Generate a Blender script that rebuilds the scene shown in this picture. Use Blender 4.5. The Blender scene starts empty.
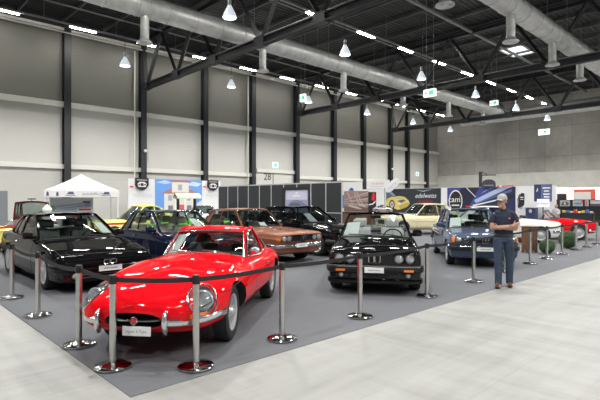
import bpy, bmesh, math, random
from mathutils import Vector, Matrix
from mathutils.bvhtree import BVHTree
PI = math.pi
R = math.radians
random.seed(7)
SC = bpy.context.scene
COL = SC.collection

WORLD_S, EXPO = .35, 0.0
# ---------------------------------------------------------------- camera frame (building axes: x along the long wall, y towards it)
EYE, FOC, HOR = 1.65, 470.0, 200.0
YAW = math.atan2(495.0, 470.0)
SN, CS = math.sin(YAW), math.cos(YAW)
def C(a, b, z=0.0):                       # a metres right, b metres ahead of where the photographer stood
    return Vector((a*SN + b*CS, -a*CS + b*SN, z))
def G(px, py):                            # ground point seen at a pixel
    b = EYE*FOC/(py-HOR)
    return C((px-300)/FOC*b, b)
def Dp(px, b, z=0.0):
    return C((px-300)/FOC*b, b, z)
def zat(py, b): return EYE + (HOR-py)*b/FOC
def v_on_u(px, U):
    r = (px-300)/FOC
    return U*(SN-CS*r)/(CS+SN*r)
def u_on_v(px, V):
    r = (px-300)/FOC
    return V*(CS+SN*r)/(SN-CS*r)
def depth(u, v): return u*CS + v*SN
def head(a, b):                            # world angle of a heading given in the camera frame
    d = C(a, b); return math.atan2(d.y, d.x)

# ---------------------------------------------------------------- materials
def new_mat(name):
    m = bpy.data.materials.new(name); m.use_nodes = True
    return m, m.node_tree.nodes, m.node_tree.links, m.node_tree.nodes['Principled BSDF']
def pm(name, col, rough=.5, metal=0., coat=0., emit=None, estr=0., noise=None, spec=None, bump=0., bscale=60.):
    m, n, l, b = new_mat(name)
    c = tuple(col)+(1,)
    b.inputs['Base Color'].default_value = c
    b.inputs['Roughness'].default_value = rough
    b.inputs['Metallic'].default_value = metal
    if coat:
        b.inputs['Coat Weight'].default_value = coat; b.inputs['Coat Roughness'].default_value = .03
    if spec is not None: b.inputs['Specular IOR Level'].default_value = spec
    if emit:
        b.inputs['Emission Color'].default_value = tuple(emit)+(1,); b.inputs['Emission Strength'].default_value = estr
    tc = n.new('ShaderNodeTexCoord')
    t = n.new('ShaderNodeTexNoise'); t.inputs['Scale'].default_value = (noise[0] if noise else 8.); t.inputs['Detail'].default_value = 4
    l.new(tc.outputs['Object'], t.inputs['Vector'])
    amt = noise[1] if noise else .06
    mx = n.new('ShaderNodeMix'); mx.data_type = 'RGBA'; mx.blend_type = 'MULTIPLY'
    mx.inputs['Factor'].default_value = 1.0
    rp = n.new('ShaderNodeValToRGB')
    rp.color_ramp.elements[0].position = .3; rp.color_ramp.elements[1].position = .7
    rp.color_ramp.elements[0].color = (1-amt, 1-amt, 1-amt, 1); rp.color_ramp.elements[1].color = (1, 1, 1, 1)
    l.new(t.outputs['Fac'], rp.inputs['Fac'])
    mx.inputs['A'].default_value = c
    l.new(rp.outputs['Color'], mx.inputs['B']); l.new(mx.outputs['Result'], b.inputs['Base Color'])
    if bump:
        t2 = n.new('ShaderNodeTexNoise'); t2.inputs['Scale'].default_value = bscale
        l.new(tc.outputs['Object'], t2.inputs['Vector'])
        bp = n.new('ShaderNodeBump'); bp.inputs['Strength'].default_value = bump; bp.inputs['Distance'].default_value = .01
        l.new(t2.outputs['Fac'], bp.inputs['Height']); l.new(bp.outputs['Normal'], b.inputs['Normal'])
    return m
def glass_mat(name, tint, ior=1.5, extra=.03):
    m, n, l, b = new_mat(name)
    n.remove(b)
    out = n['Material Output']
    tr = n.new('ShaderNodeBsdfTransparent'); tr.inputs['Color'].default_value = tuple(tint)+(1,)
    gl = n.new('ShaderNodeBsdfGlossy'); gl.inputs['Roughness'].default_value = .02
    fr = n.new('ShaderNodeLayerWeight'); fr.inputs['Blend'].default_value = .5
    pw = n.new('ShaderNodeMath'); pw.operation = 'POWER'; pw.inputs[1].default_value = 4.5
    sc = n.new('ShaderNodeMath'); sc.operation = 'MULTIPLY'; sc.inputs[1].default_value = .85
    ad = n.new('ShaderNodeMath'); ad.inputs[1].default_value = .03+extra
    mx = n.new('ShaderNodeMixShader')
    l.new(fr.outputs['Facing'], pw.inputs[0]); l.new(pw.outputs[0], sc.inputs[0]); l.new(sc.outputs[0], ad.inputs[0]); l.new(ad.outputs[0], mx.inputs[0])
    l.new(tr.outputs[0], mx.inputs[1]); l.new(gl.outputs[0], mx.inputs[2]); l.new(mx.outputs[0], out.inputs['Surface'])
    return m
def emit_mat(name, col, s):
    m, n, l, b = new_mat(name)
    b.inputs['Base Color'].default_value = tuple(col)+(1,)
    b.inputs['Emission Color'].default_value = tuple(col)+(1,); b.inputs['Emission Strength'].default_value = s
    return m
def paint(name, col, rough=.35, flake=0., coat=.8, metal=0.):
    m = pm(name, col, .55 if not metal else .42, metal, coat, noise=(3., .02), spec=0.)
    return m

M = {}
def mk():
    M['chrome'] = pm('chrome', (.75,.76,.78), .12, 1.)
    M['steel'] = pm('brushed steel', (.62,.61,.59), .25, 1.)
    M['steel_dark'] = pm('polished base', (.50,.50,.50), .10, 1.)
    M['rubber'] = pm('tyre rubber', (.018,.018,.02), .7)
    M['black'] = pm('black plastic', (.012,.012,.013), .45)
    M['matblack'] = pm('matt black', (.02,.02,.022), .8)
    M['well'] = pm('wheel well', (.008,.008,.008), .9)
    M['alloy'] = pm('alloy wheel', (.58,.59,.61), .32, .55)
    M['wire'] = pm('plated wire wheel', (.72,.73,.75), .28, .6)
    M['white'] = pm('white print', (.85,.85,.86), .5)
    M['paper'] = pm('paper', (.88,.89,.9), .6)
    M['lens'] = pm('lamp lens', (.50,.53,.55), .08, .5, 1.)
    M['silverp'] = paint('silver paint', (.45,.46,.48), .3, metal=.6)
    M['reflector'] = pm('lamp reflector', (.75,.77,.79), .32, .7)
    M['amber'] = pm('amber lens', (.85,.22,.02), .2, 0, 1.)
    M['redlens'] = pm('red lens', (.5,.01,.01), .2, 0, 1.)
    M['glass'] = glass_mat('car glass', (.66,.72,.70))
    M['glass_dark'] = glass_mat('dark car glass', (.42,.47,.47))
    M['clear'] = glass_mat('clear glass', (.95,.96,.96))
    M['leather_black'] = pm('black leather', (.02,.02,.022), .45)
    M['leather_grey'] = pm('grey leather', (.42,.42,.42), .5)
    M['leather_tan'] = pm('tan leather', (.35,.22,.12), .5)
    M['leather_cream'] = pm('cream leather', (.6,.55,.45), .5)
    M['wood'] = pm('varnished wood', (.30,.13,.05), .3, noise=(20, .4))
    M['rustwood'] = pm('rustic wood', (.20,.09,.045), .7, noise=(14, .5))
    M['interior'] = pm('interior trim', (.03,.03,.032), .7)
    M['red'] = paint('red paint', (.72,.006,.012))
    M['blackp'] = paint('black paint', (.005,.005,.006), .2, coat=.85)
    M['navyp'] = paint('navy paint', (.010,.014,.035), .25)
    M['brownp'] = paint('brown metallic paint', (.27,.105,.062), .3, metal=.35)
    M['bluep'] = paint('steel blue paint', (.06,.082,.14), .3, metal=.35)
    M['creamp'] = paint('cream paint', (.72,.67,.45), .35)
    M['yellowp'] = paint('yellow paint', (.80,.73,.22), .35)
    M['greenp'] = paint('green paint', (.16,.75,.05), .35)
    M['whitep'] = paint('white paint', (.80,.81,.78), .35)
    M['maroonp'] = paint('maroon paint', (.10,.014,.02), .3)
    M['gold_script'] = pm('print red', (.75,.03,.03), .5)
mk()

# ---------------------------------------------------------------- mesh helper
class MB:
    def __init__(s): s.v, s.f, s.m = [], [], []
    def add(s, vs, fs, mi=0):
        o = len(s.v); s.v += [tuple(p) for p in vs]
        for f in fs: s.f.append(tuple(i+o for i in f)); s.m.append(mi)
    def box(s, x0, x1, y0, y1, z0, z1, mi=0):
        vs = [(x, y, z) for z in (z0, z1) for y in (y0, y1) for x in (x0, x1)]
        s.add(vs, [(0,2,3,1),(4,5,7,6),(0,1,5,4),(2,6,7,3),(0,4,6,2),(1,3,7,5)], mi)
    def quad(s, a, b, c, d, mi=0): s.add([a,b,c,d], [(0,1,2,3)], mi)
    def poly(s, pts, mi=0): s.add(pts, [tuple(range(len(pts)))], mi)
    def rbox(s, x0, x1, y0, y1, z0, z1, r, mi=0, seg=2):
        bm = bmesh.new(); bmesh.ops.create_cube(bm, size=1)
        for v in bm.verts:
            v.co = Vector(((x0+x1)/2+v.co.x*(x1-x0), (y0+y1)/2+v.co.y*(y1-y0), (z0+z1)/2+v.co.z*(z1-z0)))
        bmesh.ops.bevel(bm, geom=bm.edges[:], offset=r, segments=seg, profile=.5, affect='EDGES')
        bm.verts.index_update()
        s.add([v.co for v in bm.verts], [[v.index for v in f.verts] for f in bm.faces], mi); bm.free()
    def grid(s, rows, mi=0, flip=False, closed=False):
        n = len(rows[0]); vs = [p for r in rows for p in r]; fs = []
        for i in range(len(rows)-1):
            for j in range(n if closed else n-1):
                a, b = i*n+j, i*n+(j+1) % n
                q = (a, b, b+n, a+n)
                fs.append(q[::-1] if flip else q)
        s.add(vs, fs, mi)
    def tube(s, path, r, n=8, mi=0, cap=True, flat=None, up=None):
        path = [Vector(p) for p in path]; rs = r if isinstance(r, (list, tuple)) else [r]*len(path)
        rows = []; prev = None
        for i, p in enumerate(path):
            d = (path[min(i+1, len(path)-1)]-path[max(i-1, 0)])
            d = d.normalized() if d.length > 1e-9 else Vector((0,0,1))
            ref = Vector(up) if up else (prev if prev else (Vector((0,0,1)) if abs(d.z) < .9 else Vector((1,0,0))))
            a = ref - d*ref.dot(d)
            if a.length < 1e-6: a = d.orthogonal()
            a.normalize(); b = d.cross(a); prev = a
            fa, fb = (1, 1) if not flat else flat
            rows.append([p + a*(rs[i]*fa*math.cos(2*PI*k/n)) + b*(rs[i]*fb*math.sin(2*PI*k/n)) for k in range(n)])
        s.grid(rows, mi, closed=True)
        if cap:
            s.poly(rows[0][::-1], mi); s.poly(rows[-1], mi)
    def lathe(s, prof, n=24, axis='z', c=(0,0,0), mi=0, cap=False):
        rows = []
        for (r, h) in prof:
            row = []
            for k in range(n):
                t = 2*PI*k/n; x, y = r*math.cos(t), r*math.sin(t)
                p = (x, y, h) if axis == 'z' else ((x, h, -y) if axis == 'y' else (h, x, y))
                row.append((p[0]+c[0], p[1]+c[1], p[2]+c[2]))
            rows.append(row)
        s.grid(rows, mi, closed=True)
        if cap:
            s.poly(rows[0][::-1], mi); s.poly(rows[-1], mi)
    def cyl(s, c, r, h0, h1, axis='z', n=20, mi=0): s.lathe([(r, h0), (r, h1)], n, axis, c, mi, True)
    def ball(s, c, r, n=12, mi=0, sc=(1,1,1), rot=None):
        rows = []
        for i in range(n//2+1):
            t = PI*i/(n//2); rr = math.sin(t) if 0 < i < n//2 else 1e-4
            row = []
            for k in range(n):
                p = Vector((rr*math.cos(2*PI*k/n)*r*sc[0], rr*math.sin(2*PI*k/n)*r*sc[1], -math.cos(t)*r*sc[2]))
                if rot: p = rot @ p
                row.append(p+Vector(c))
            rows.append(row)
        s.grid(rows, mi, closed=True)
    def sweep(s, path, prof, mi=0, closed=False):
        # horizontal path, profile of (outward, up) points, outward to the right-hand side of travel
        rows = []
        for i, p in enumerate(path):
            p = Vector(p); d = Vector(path[min(i+1, len(path)-1)])-Vector(path[max(i-1, 0)]); d.z = 0; d.normalize()
            nrm = Vector((d.y, -d.x, 0))
            rows.append([p+nrm*o+Vector((0,0,h)) for o, h in prof])
        s.grid(rows, mi, closed=True)
        s.poly(rows[0][::-1], mi); s.poly(rows[-1], mi)
    def xf(s, mat):
        s.v = [tuple(mat @ Vector(p)) for p in s.v]; return s
    def join(s, o, mat=None, mi=None):
        vs = [(mat @ Vector(p)) if mat else p for p in o.v]
        off = len(s.v); s.v += [tuple(p) for p in vs]
        for f, m in zip(o.f, o.m): s.f.append(tuple(i+off for i in f)); s.m.append(m if mi is None else mi)
    def mesh(s, name, mats, smooth=True, angle=35, recalc=False, weld=False):
        me = bpy.data.meshes.new(name); me.from_pydata(s.v, [], s.f)
        for m in (mats if isinstance(mats, (list, tuple)) else [mats]): me.materials.append(m)
        me.polygons.foreach_set('material_index', s.m)
        if recalc or weld:
            bm = bmesh.new(); bm.from_mesh(me)
            if weld: bmesh.ops.remove_doubles(bm, verts=bm.verts, dist=1e-5)
            bmesh.ops.recalc_face_normals(bm, faces=bm.faces); bm.to_mesh(me); bm.free()
        finish(me, smooth, angle)
        return me
    def build(s, name, mats, parent=None, smooth=True, angle=35, recalc=True, weld=True):
        o = bpy.data.objects.new(name, s.mesh(name, mats, smooth, angle, recalc, weld)); COL.objects.link(o)
        if parent: o.parent = parent
        return o
def finish(me, smooth=True, angle=35):
    me.update()
    if smooth:
        me.polygons.foreach_set('use_smooth', [True]*len(me.polygons))
        me.set_sharp_from_angle(angle=R(angle))
def tag(o, label=None, cat=None, group=None, kind=None):
    if label: o['label'] = label
    if cat: o['category'] = cat
    if group: o['group'] = group
    if kind: o['kind'] = kind
    return o
def empty(name, loc=(0,0,0), rz=0.):
    o = bpy.data.objects.new(name, None); COL.objects.link(o); o.location = loc; o.rotation_euler = (0,0,rz); o.empty_display_size = .2
    return o
def thing(name, label, cat, loc=(0,0,0), rz=0., group=None): return tag(empty(name, loc, rz), label, cat, group)
def copy_tree(o, parent=None):
    c = o.copy(); COL.objects.link(c)
    if parent: c.parent = parent
    for ch in list(o.children): copy_tree(ch, c)
    return c
def dup(o, loc, rz=None, label=None, group=None):
    c = copy_tree(o); c.location = loc
    if rz is not None: c.rotation_euler = (0,0,rz)
    if label: c['label'] = label
    if group: c['group'] = group
    return c
def text(name, s, size, mat, parent, loc, rot=(PI/2,0,0), ext=.002, ax='CENTER', shear=0., sx=1.):
    cu = bpy.data.curves.new(name, 'FONT'); cu.body = s; cu.size = size; cu.extrude = ext; cu.align_x = ax; cu.align_y = 'CENTER'; cu.shear = shear
    t = bpy.data.objects.new(name, cu); COL.objects.link(t)
    dg = bpy.context.evaluated_depsgraph_get()
    me = bpy.data.meshes.new_from_object(t.evaluated_get(dg)); me.name = name
    bpy.data.objects.remove(t)
    me.materials.clear(); me.materials.append(mat)
    if sx != 1: me.transform(Matrix.Scale(sx, 4, (1,0,0)))
    me.transform(Matrix.Translation(loc) @ Matrix.Rotation(rot[2], 4, 'Z') @ Matrix.Rotation(rot[0], 4, 'X'))
    o = bpy.data.objects.new(name, me); COL.objects.link(o)
    if parent: o.parent = parent
    return o
def apply_boolean(me, cut_mb, cut_mats):
    a = bpy.data.objects.new('a_tmp', me); COL.objects.link(a)
    cm = cut_mb.mesh('c_tmp', cut_mats, False, recalc=True)
    b = bpy.data.objects.new('b_tmp', cm); COL.objects.link(b)
    md = a.modifiers.new('b', 'BOOLEAN'); md.operation = 'DIFFERENCE'; md.object = b; md.solver = 'EXACT'; md.material_mode = 'TRANSFER'
    md.use_self = False
    dg = bpy.context.evaluated_depsgraph_get()
    r = bpy.data.meshes.new_from_object(a.evaluated_get(dg))
    bpy.data.objects.remove(a); bpy.data.objects.remove(b)
    return r
# ================================================================ THE SETTING
def struct(name, mb, mat, parent=None, **k):
    o = mb.build(name, mat, parent, **k)
    if not parent: o['kind'] = 'structure'
    return o
WALLV, WALLU, ROOF = 32.0, 55.0, 13.1

def floor_mat():
    m, n, l, b = new_mat('pale hall floor')
    tc = n.new('ShaderNodeTexCoord')
    mp = n.new('ShaderNodeMapping'); l.new(tc.outputs['Object'], mp.inputs['Vector'])
    br = n.new('ShaderNodeTexBrick'); br.offset = .5
    for k, v in (('Scale', 1.), ('Mortar Size', .004), ('Brick Width', 1.25), ('Row Height', .62), ('Bias', 0.)): br.inputs[k].default_value = v
    br.inputs['Color1'].default_value = (.335,.337,.322,1); br.inputs['Color2'].default_value = (.31,.312,.298,1); br.inputs['Mortar'].default_value = (.285,.29,.282,1)
    l.new(mp.outputs[0], br.inputs['Vector'])
    n1 = n.new('ShaderNodeTexNoise'); n1.inputs['Scale'].default_value = .9; n1.inputs['Detail'].default_value = 6; n1.inputs['Roughness'].default_value = .65
    mp2 = n.new('ShaderNodeMapping'); mp2.inputs['Scale'].default_value = (.35, 2.6, 1); l.new(tc.outputs['Object'], mp2.inputs['Vector']); l.new(mp2.outputs[0], n1.inputs['Vector'])
    n2 = n.new('ShaderNodeTexNoise'); n2.inputs['Scale'].default_value = 1.1; n2.inputs['Detail'].default_value = 8
    mp3 = n.new('ShaderNodeMapping'); mp3.inputs['Scale'].default_value = (3.0, .5, 1); l.new(tc.outputs['Object'], mp3.inputs['Vector']); l.new(mp3.outputs[0], n2.inputs['Vector'])
    r1 = n.new('ShaderNodeValToRGB'); r1.color_ramp.elements[0].position = .35; r1.color_ramp.elements[1].position = .6
    r1.color_ramp.elements[0].color = (.85,.85,.845,1); r1.color_ramp.elements[1].color = (1.03,1.03,1.03,1)
    r2 = n.new('ShaderNodeValToRGB'); r2.color_ramp.elements[0].position = .36; r2.color_ramp.elements[1].position = .55
    r2.color_ramp.elements[0].color = (.85,.853,.85,1); r2.color_ramp.elements[1].color = (1,1,1,1)
    l.new(n1.outputs['Fac'], r1.inputs['Fac']); l.new(n2.outputs['Fac'], r2.inputs['Fac'])
    m1 = n.new('ShaderNodeMix'); m1.data_type = 'RGBA'; m1.blend_type = 'MULTIPLY'; m1.inputs['Factor'].default_value = 1
    m2 = n.new('ShaderNodeMix'); m2.data_type = 'RGBA'; m2.blend_type = 'MULTIPLY'; m2.inputs['Factor'].default_value = 1
    l.new(br.outputs['Color'], m1.inputs['A']); l.new(r1.outputs['Color'], m1.inputs['B'])
    l.new(m1.outputs['Result'], m2.inputs['A']); l.new(r2.outputs['Color'], m2.inputs['B'])
    l.new(m2.outputs['Result'], b.inputs['Base Color']); b.inputs['Roughness'].default_value = .5
    b.inputs['Specular IOR Level'].default_value = .3
    return m
def carpet_mat():
    m, n, l, b = new_mat('grey exhibition carpet')
    tc = n.new('ShaderNodeTexCoord')
    n1 = n.new('ShaderNodeTexNoise'); n1.inputs['Scale'].default_value = .5; n1.inputs['Detail'].default_value = 5
    n2 = n.new('ShaderNodeTexNoise'); n2.inputs['Scale'].default_value = 180
    l.new(tc.outputs['Object'], n1.inputs['Vector']); l.new(tc.outputs['Object'], n2.inputs['Vector'])
    r1 = n.new('ShaderNodeValToRGB'); r1.color_ramp.elements[0].position = .3; r1.color_ramp.elements[1].position = .7
    r1.color_ramp.elements[0].color = (.125,.130,.142,1); r1.color_ramp.elements[1].color = (.155,.161,.175,1)
    l.new(n1.outputs['Fac'], r1.inputs['Fac'])
    bp = n.new('ShaderNodeBump'); bp.inputs['Strength'].default_value = .3; bp.inputs['Distance'].default_value = .004
    l.new(n2.outputs['Fac'], bp.inputs['Height']); l.new(bp.outputs['Normal'], b.inputs['Normal'])
    l.new(r1.outputs['Color'], b.inputs['Base Color']); b.inputs['Roughness'].default_value = .85; b.inputs['Specular IOR Level'].default_value = .15
    return m
def cladding_mat(name, col, scale):
    m, n, l, b = new_mat(name)
    tc = n.new('ShaderNodeTexCoord'); w = n.new('ShaderNodeTexWave'); w.wave_type = 'BANDS'; w.bands_direction = 'Z'; w.wave_profile = 'SAW'
    w.inputs['Scale'].default_value = scale
    l.new(tc.outputs['Object'], w.inputs['Vector'])
    bp = n.new('ShaderNodeBump'); bp.inputs['Strength'].default_value = .5; bp.inputs['Distance'].default_value = .02
    l.new(w.outputs['Color'], bp.inputs['Height']); l.new(bp.outputs['Normal'], b.inputs['Normal'])
    ns = n.new('ShaderNodeTexNoise'); ns.inputs['Scale'].default_value = .7
    l.new(tc.outputs['Object'], ns.inputs['Vector'])
    rp = n.new('ShaderNodeValToRGB'); rp.color_ramp.elements[0].color = tuple(c*.94 for c in col)+(1,); rp.color_ramp.elements[1].color = tuple(col)+(1,)
    l.new(ns.outputs['Fac'], rp.inputs['Fac']); l.new(rp.outputs['Color'], b.inputs['Base Color'])
    b.inputs['Roughness'].default_value = .5
    return m
def concrete_mat():
    m, n, l, b = new_mat('board-marked concrete')
    tc = n.new('ShaderNodeTexCoord'); mp = n.new('ShaderNodeMapping'); l.new(tc.outputs['Object'], mp.inputs['Vector'])
    mp.inputs['Rotation'].default_value = (PI/2, 0, PI/2)
    sx = n.new('ShaderNodeSeparateXYZ'); l.new(tc.outputs['Object'], sx.inputs[0])
    cb = n.new('ShaderNodeCombineXYZ'); l.new(sx.outputs['Y'], cb.inputs['X']); l.new(sx.outputs['Z'], cb.inputs['Y'])
    br = n.new('ShaderNodeTexBrick'); br.offset = .0
    for k, v in (('Scale', 1.), ('Mortar Size', .02), ('Brick Width', 2.7), ('Row Height', 3.2)): br.inputs[k].default_value = v
    br.inputs['Color1'].default_value = (.42,.405,.375,1); br.inputs['Color2'].default_value = (.37,.36,.335,1); br.inputs['Mortar'].default_value = (.22,.215,.20,1)
    l.new(cb.outputs[0], br.inputs['Vector'])
    ns = n.new('ShaderNodeTexNoise'); ns.inputs['Scale'].default_value = .5; ns.inputs['Detail'].default_value = 8; ns.inputs['Roughness'].default_value = .7
    l.new(tc.outputs['Object'], ns.inputs['Vector'])
    rp = n.new('ShaderNodeValToRGB'); rp.color_ramp.elements[0].position = .3; rp.color_ramp.elements[1].position = .7
    rp.color_ramp.elements[0].color = (.72,.72,.72,1); rp.color_ramp.elements[1].color = (1.1,1.1,1.1,1)
    l.new(ns.outputs['Fac'], rp.inputs['Fac'])
    mx = n.new('ShaderNodeMix'); mx.data_type = 'RGBA'; mx.blend_type = 'MULTIPLY'; mx.inputs['Factor'].default_value = 1
    l.new(br.outputs['Color'], mx.inputs['A']); l.new(rp.outputs['Color'], mx.inputs['B']); l.new(mx.outputs['Result'], b.inputs['Base Color'])
    b.inputs['Roughness'].default_value = .75
    return m
def deck_mat():
    m, n, l, b = new_mat('black ribbed roof deck')
    tc = n.new('ShaderNodeTexCoord'); w = n.new('ShaderNodeTexWave'); w.wave_type = 'BANDS'; w.bands_direction = 'Y'; w.inputs['Scale'].default_value = 1.0
    l.new(tc.outputs['Object'], w.inputs['Vector'])
    rp = n.new('ShaderNodeValToRGB'); rp.color_ramp.elements[0].color = (.006,.006,.007,1); rp.color_ramp.elements[1].color = (.018,.019,.021,1)
    l.new(w.outputs['Color'], rp.inputs['Fac']); l.new(rp.outputs['Color'], b.inputs['Base Color'])
    bp = n.new('ShaderNodeBump'); bp.inputs['Strength'].default_value = .8; bp.inputs['Distance'].default_value = .08
    l.new(w.outputs['Color'], bp.inputs['Height']); l.new(bp.outputs['Normal'], b.inputs['Normal'])
    b.inputs['Roughness'].default_value = .6
    return m
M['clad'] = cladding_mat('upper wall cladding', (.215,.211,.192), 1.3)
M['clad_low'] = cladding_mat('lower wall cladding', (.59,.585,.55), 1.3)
M['rail'] = pm('pale wall rail', (.72,.71,.66), .5)
M['steelbeam'] = pm('dark painted steel', (.022,.025,.030), .5)
M['beamlite'] = pm('grey painted steel', (.10,.105,.11), .45)
M['galv'] = pm('galvanised duct', (.66,.67,.68), .42, .5, noise=(2.5, .25))
M['galv_dull'] = pm('grey pipe', (.30,.30,.30), .5, .4)
M['strip'] = emit_mat('fluorescent tube', (1.,.97,.9), 90.)
M['lampglow'] = emit_mat('glowing lamp bell', (.93,.97,1.), 14.)
M['bellglass'] = emit_mat('lit ribbed bell glass', (.80,.88,.95), .65)

# floor and carpet
fl = MB(); fl.box(-30, WALLU+.5, -30, WALLV+.5, -.3, 0.)
struct('floor', fl, floor_mat(), smooth=False)
cc = G(130.5, 397.5)
cb = MB(); cb.box(cc.x, 32.95, cc.y, 28.35, 0.0, .006)
tag(cb.build('exhibition_carpet', carpet_mat(), smooth=False), 'dark grey exhibition carpet under all the parked cars, cut square along the pale aisle', 'carpet')

# long wall (left in the picture)
wl = MB(); wl.box(-14, WALLU, WALLV, WALLV+.4, 0, ROOF)
for i in range(len(wl.f)): pass
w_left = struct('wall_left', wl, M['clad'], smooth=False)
lw = MB(); lw.box(-14, WALLU, WALLV-.06, WALLV, 0, 7.55)
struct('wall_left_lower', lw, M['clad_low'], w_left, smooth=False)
rl = MB()
rl.box(-14, WALLU, WALLV-.30, WALLV-.06, 7.5, 7.85)
rl.box(-14, u_on_v(254, WALLV-.2), WALLV-.26, WALLV-.06, 3.62, 3.92); rl.box(u_on_v(296, WALLV-.2), WALLU, WALLV-.26, WALLV-.06, 3.62, 3.92)
struct('trim_wall', rl, M['rail'], w_left, smooth=False)
jn = MB(); jn.box(-14, WALLU, WALLV-.3, WALLV-.0, 12.35, 12.5); jn.tube([(-14, WALLV-.5, 12.15), (WALLU, WALLV-.5, 12.15)], .05)
struct('trim_wall_top', jn, M['rail'], w_left, smooth=False)
dk = MB(); dk.box(-14, WALLU, WALLV-.2, WALLV, 12.5, ROOF)
struct('trim_eaves', dk, M['steelbeam'], w_left, smooth=False)
cpx = [67, 143, 205, 253, 297, 334.5, 364, 391, 408, 427]
colu = [u_on_v(p, WALLV-.35) for p in cpx]
colu = [colu[0]-5.0, colu[0]-10.] + colu
for i, u in enumerate(colu):
    c = MB()
    c.box(u-.2, u+.2, WALLV-.52, WALLV-.47, 0, 12.9); c.box(u-.2, u+.2, WALLV-.11, WALLV-.06, 0, 12.9); c.box(u-.03, u+.03, WALLV-.5, WALLV-.08, 0, 12.9)
    struct('column', c, M['steelbeam'], smooth=False)
# down pipes next to two columns
for px in (139.5, 251.0):
    u = u_on_v(px, WALLV-.2)-.42
    p = MB(); p.tube([(u, WALLV-.36, 3.), (u, WALLV-.36, 12.0)], .05)
    tag(p.build('down_pipe', M['rail']), 'pale down pipe on the long wall beside the %s dark column' % ('second' if px < 200 else 'fourth'), 'pipe')

# back wall of concrete
wb = MB(); wb.box(WALLU, WALLU+.4, -30, WALLV, 0, ROOF)
struct('wall_back', wb, concrete_mat(), smooth=False)
wq = MB(); wq.box(WALLU-.25, WALLU, -30, WALLV-.1, 0, 4.7)
struct('wall_back_base', wq, pm('pale concrete', (.58,.57,.53), .7, noise=(1.2, .15)), bpy.data.objects['wall_back'], smooth=False)

# roof deck, purlins
cl = MB(); cl.box(-30, WALLU+.4, -30, WALLV+.4, ROOF, ROOF+.3)
struct('ceiling', cl, deck_mat(), smooth=False)
ceil = bpy.data.objects['ceiling']
pu = MB()
for k in range(-4, 24):
    u = 2.5*k-.4
    if u > WALLU-1: continue
    pu.box(u-.05, u+.05, -20, WALLV-.2, ROOF-.22, ROOF)
struct('trim_purlins', pu, M['beamlite'], ceil, smooth=False)
pu = MB()
for v in (28.6, 24.2, 20., 14.7, 10.8, 6.6, 2.2):
    pu.tube([(-14, v, ROOF-.36), (WALLU-.6, v, ROOF-.36)], .05 if v != 14.7 else .11, 6)
struct('trim_pipes', pu, M['galv_dull'], ceil, smooth=True)

# trusses
TRU = [colu[3], colu[6], colu[9], colu[3]-15.2]
ZB, ZT = 9.55, 12.78
for tu in TRU:
    t = MB()
    w = .17
    def ibeam(z0, z1):
        t.box(tu-w, tu+w, -24, v_end, z0, z0+.045); t.box(tu-w, tu+w, -24, v_end, z1-.045, z1); t.box(tu-.04, tu+.04, -24, v_end, z0, z1)
    v_end = 31.1; ibeam(ZB-.19, ZB+.19)
    v_end = WALLV-.3; ibeam(ZT-.17, ZT+.17)
    t.box(tu-.2, tu+.2, 31.08, 31.14, ZB-.26, ZB+.26)
    v = 31.0; up = False
    t.tube([(tu, 31.0, ZB), (tu, WALLV-.35, ZT)], .15, 4)
    while v > -22:
        t.tube([(tu, v, ZB), (tu, v-2.1, ZT)], .135, 4); t.tube([(tu, v-2.1, ZT), (tu, v-4.2, ZB)], .135, 4)
        t.box(tu-.19, tu+.19, v-.35, v+.35, ZB-.22, ZB+.26)
        v -= 4.2
    bmo = struct('beam', t, M['steelbeam'], smooth=False)
    cn = MB(); cn.box(tu-.10, tu+.10, -20, 30.2, ZB+.205, ZB+.27)
    struct('trim_cable_tray', cn, M['galv_dull'], bmo, smooth=False)

# strip lights in rows along the hall
strip_proto = None
def strip(u, v, z, label):
    global strip_proto
    if strip_proto is None:
        r = thing('ceiling_light', label, 'light', (u, v, z), 0, 'strip lights in rows under the roof')
        h = MB(); h.box(-.78, .78, -.11, .11, .0, .07); h.build('housing', M['rail'], r, smooth=False)
        t = MB(); t.box(-.75, .75, -.085, .085, -.035, .0); t.build('tube', M['strip'], r, smooth=False)
        strip_proto = r
    else: r = dup(strip_proto, (u, v, z), 0, label)
    return r
ORD = ['first','second','third','fourth','fifth','sixth','seventh','eighth','ninth','tenth','eleventh','twelfth','thirteenth','fourteenth']
rows = [(29.6, 11.95, -2.4, 'row along the cladding wall'), (17.5, 11.45, -2.9, 'row over mid hall'), (2.5, 11.45, -2.9, 'row over the aisle'), (-11., 11.45, -2.9, 'row over the near side of the hall')]
for (v, z, u0, nm) in rows:
    k = 0; vis = 0
    while u0+4.15*k < WALLU-3:
        u = u0+4.15*k
        b = depth(u, v); px = 300+FOC*(u*SN-v*CS)/b if b > .5 else -999; py = HOR-FOC*(z-EYE)/b if b > .5 else -999
        inview = -12 < px < 610 and -5 < py < 200
        if inview:
            lab = '%s strip light from the near end of the %s' % (ORD[min(vis,13)], nm); vis += 1
        else: lab = 'strip light outside the picture, in the %s' % nm
        strip(u, v, z, lab); k += 1
    rr = MB(); rr.box(-14, WALLU-2, v-.05, v+.05, z+.07, z+.13)
    rr.tube([(-14, v+.0, z+.16), (WALLU-2, v+.0, z+.16)], .02, 5)
    o = struct('trim_light_rail', rr, M['galv_dull'], smooth=False)
    hg = MB()
    for q in range(-3, 14):
        u = q*4.15+u0+2.
        if -14 < u < WALLU-2: hg.tube([(u, v, z+.12), (u, v, ROOF)], .012, 5)
    struct('trim_light_hangers', hg, M['galv_dull'], o)

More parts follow.
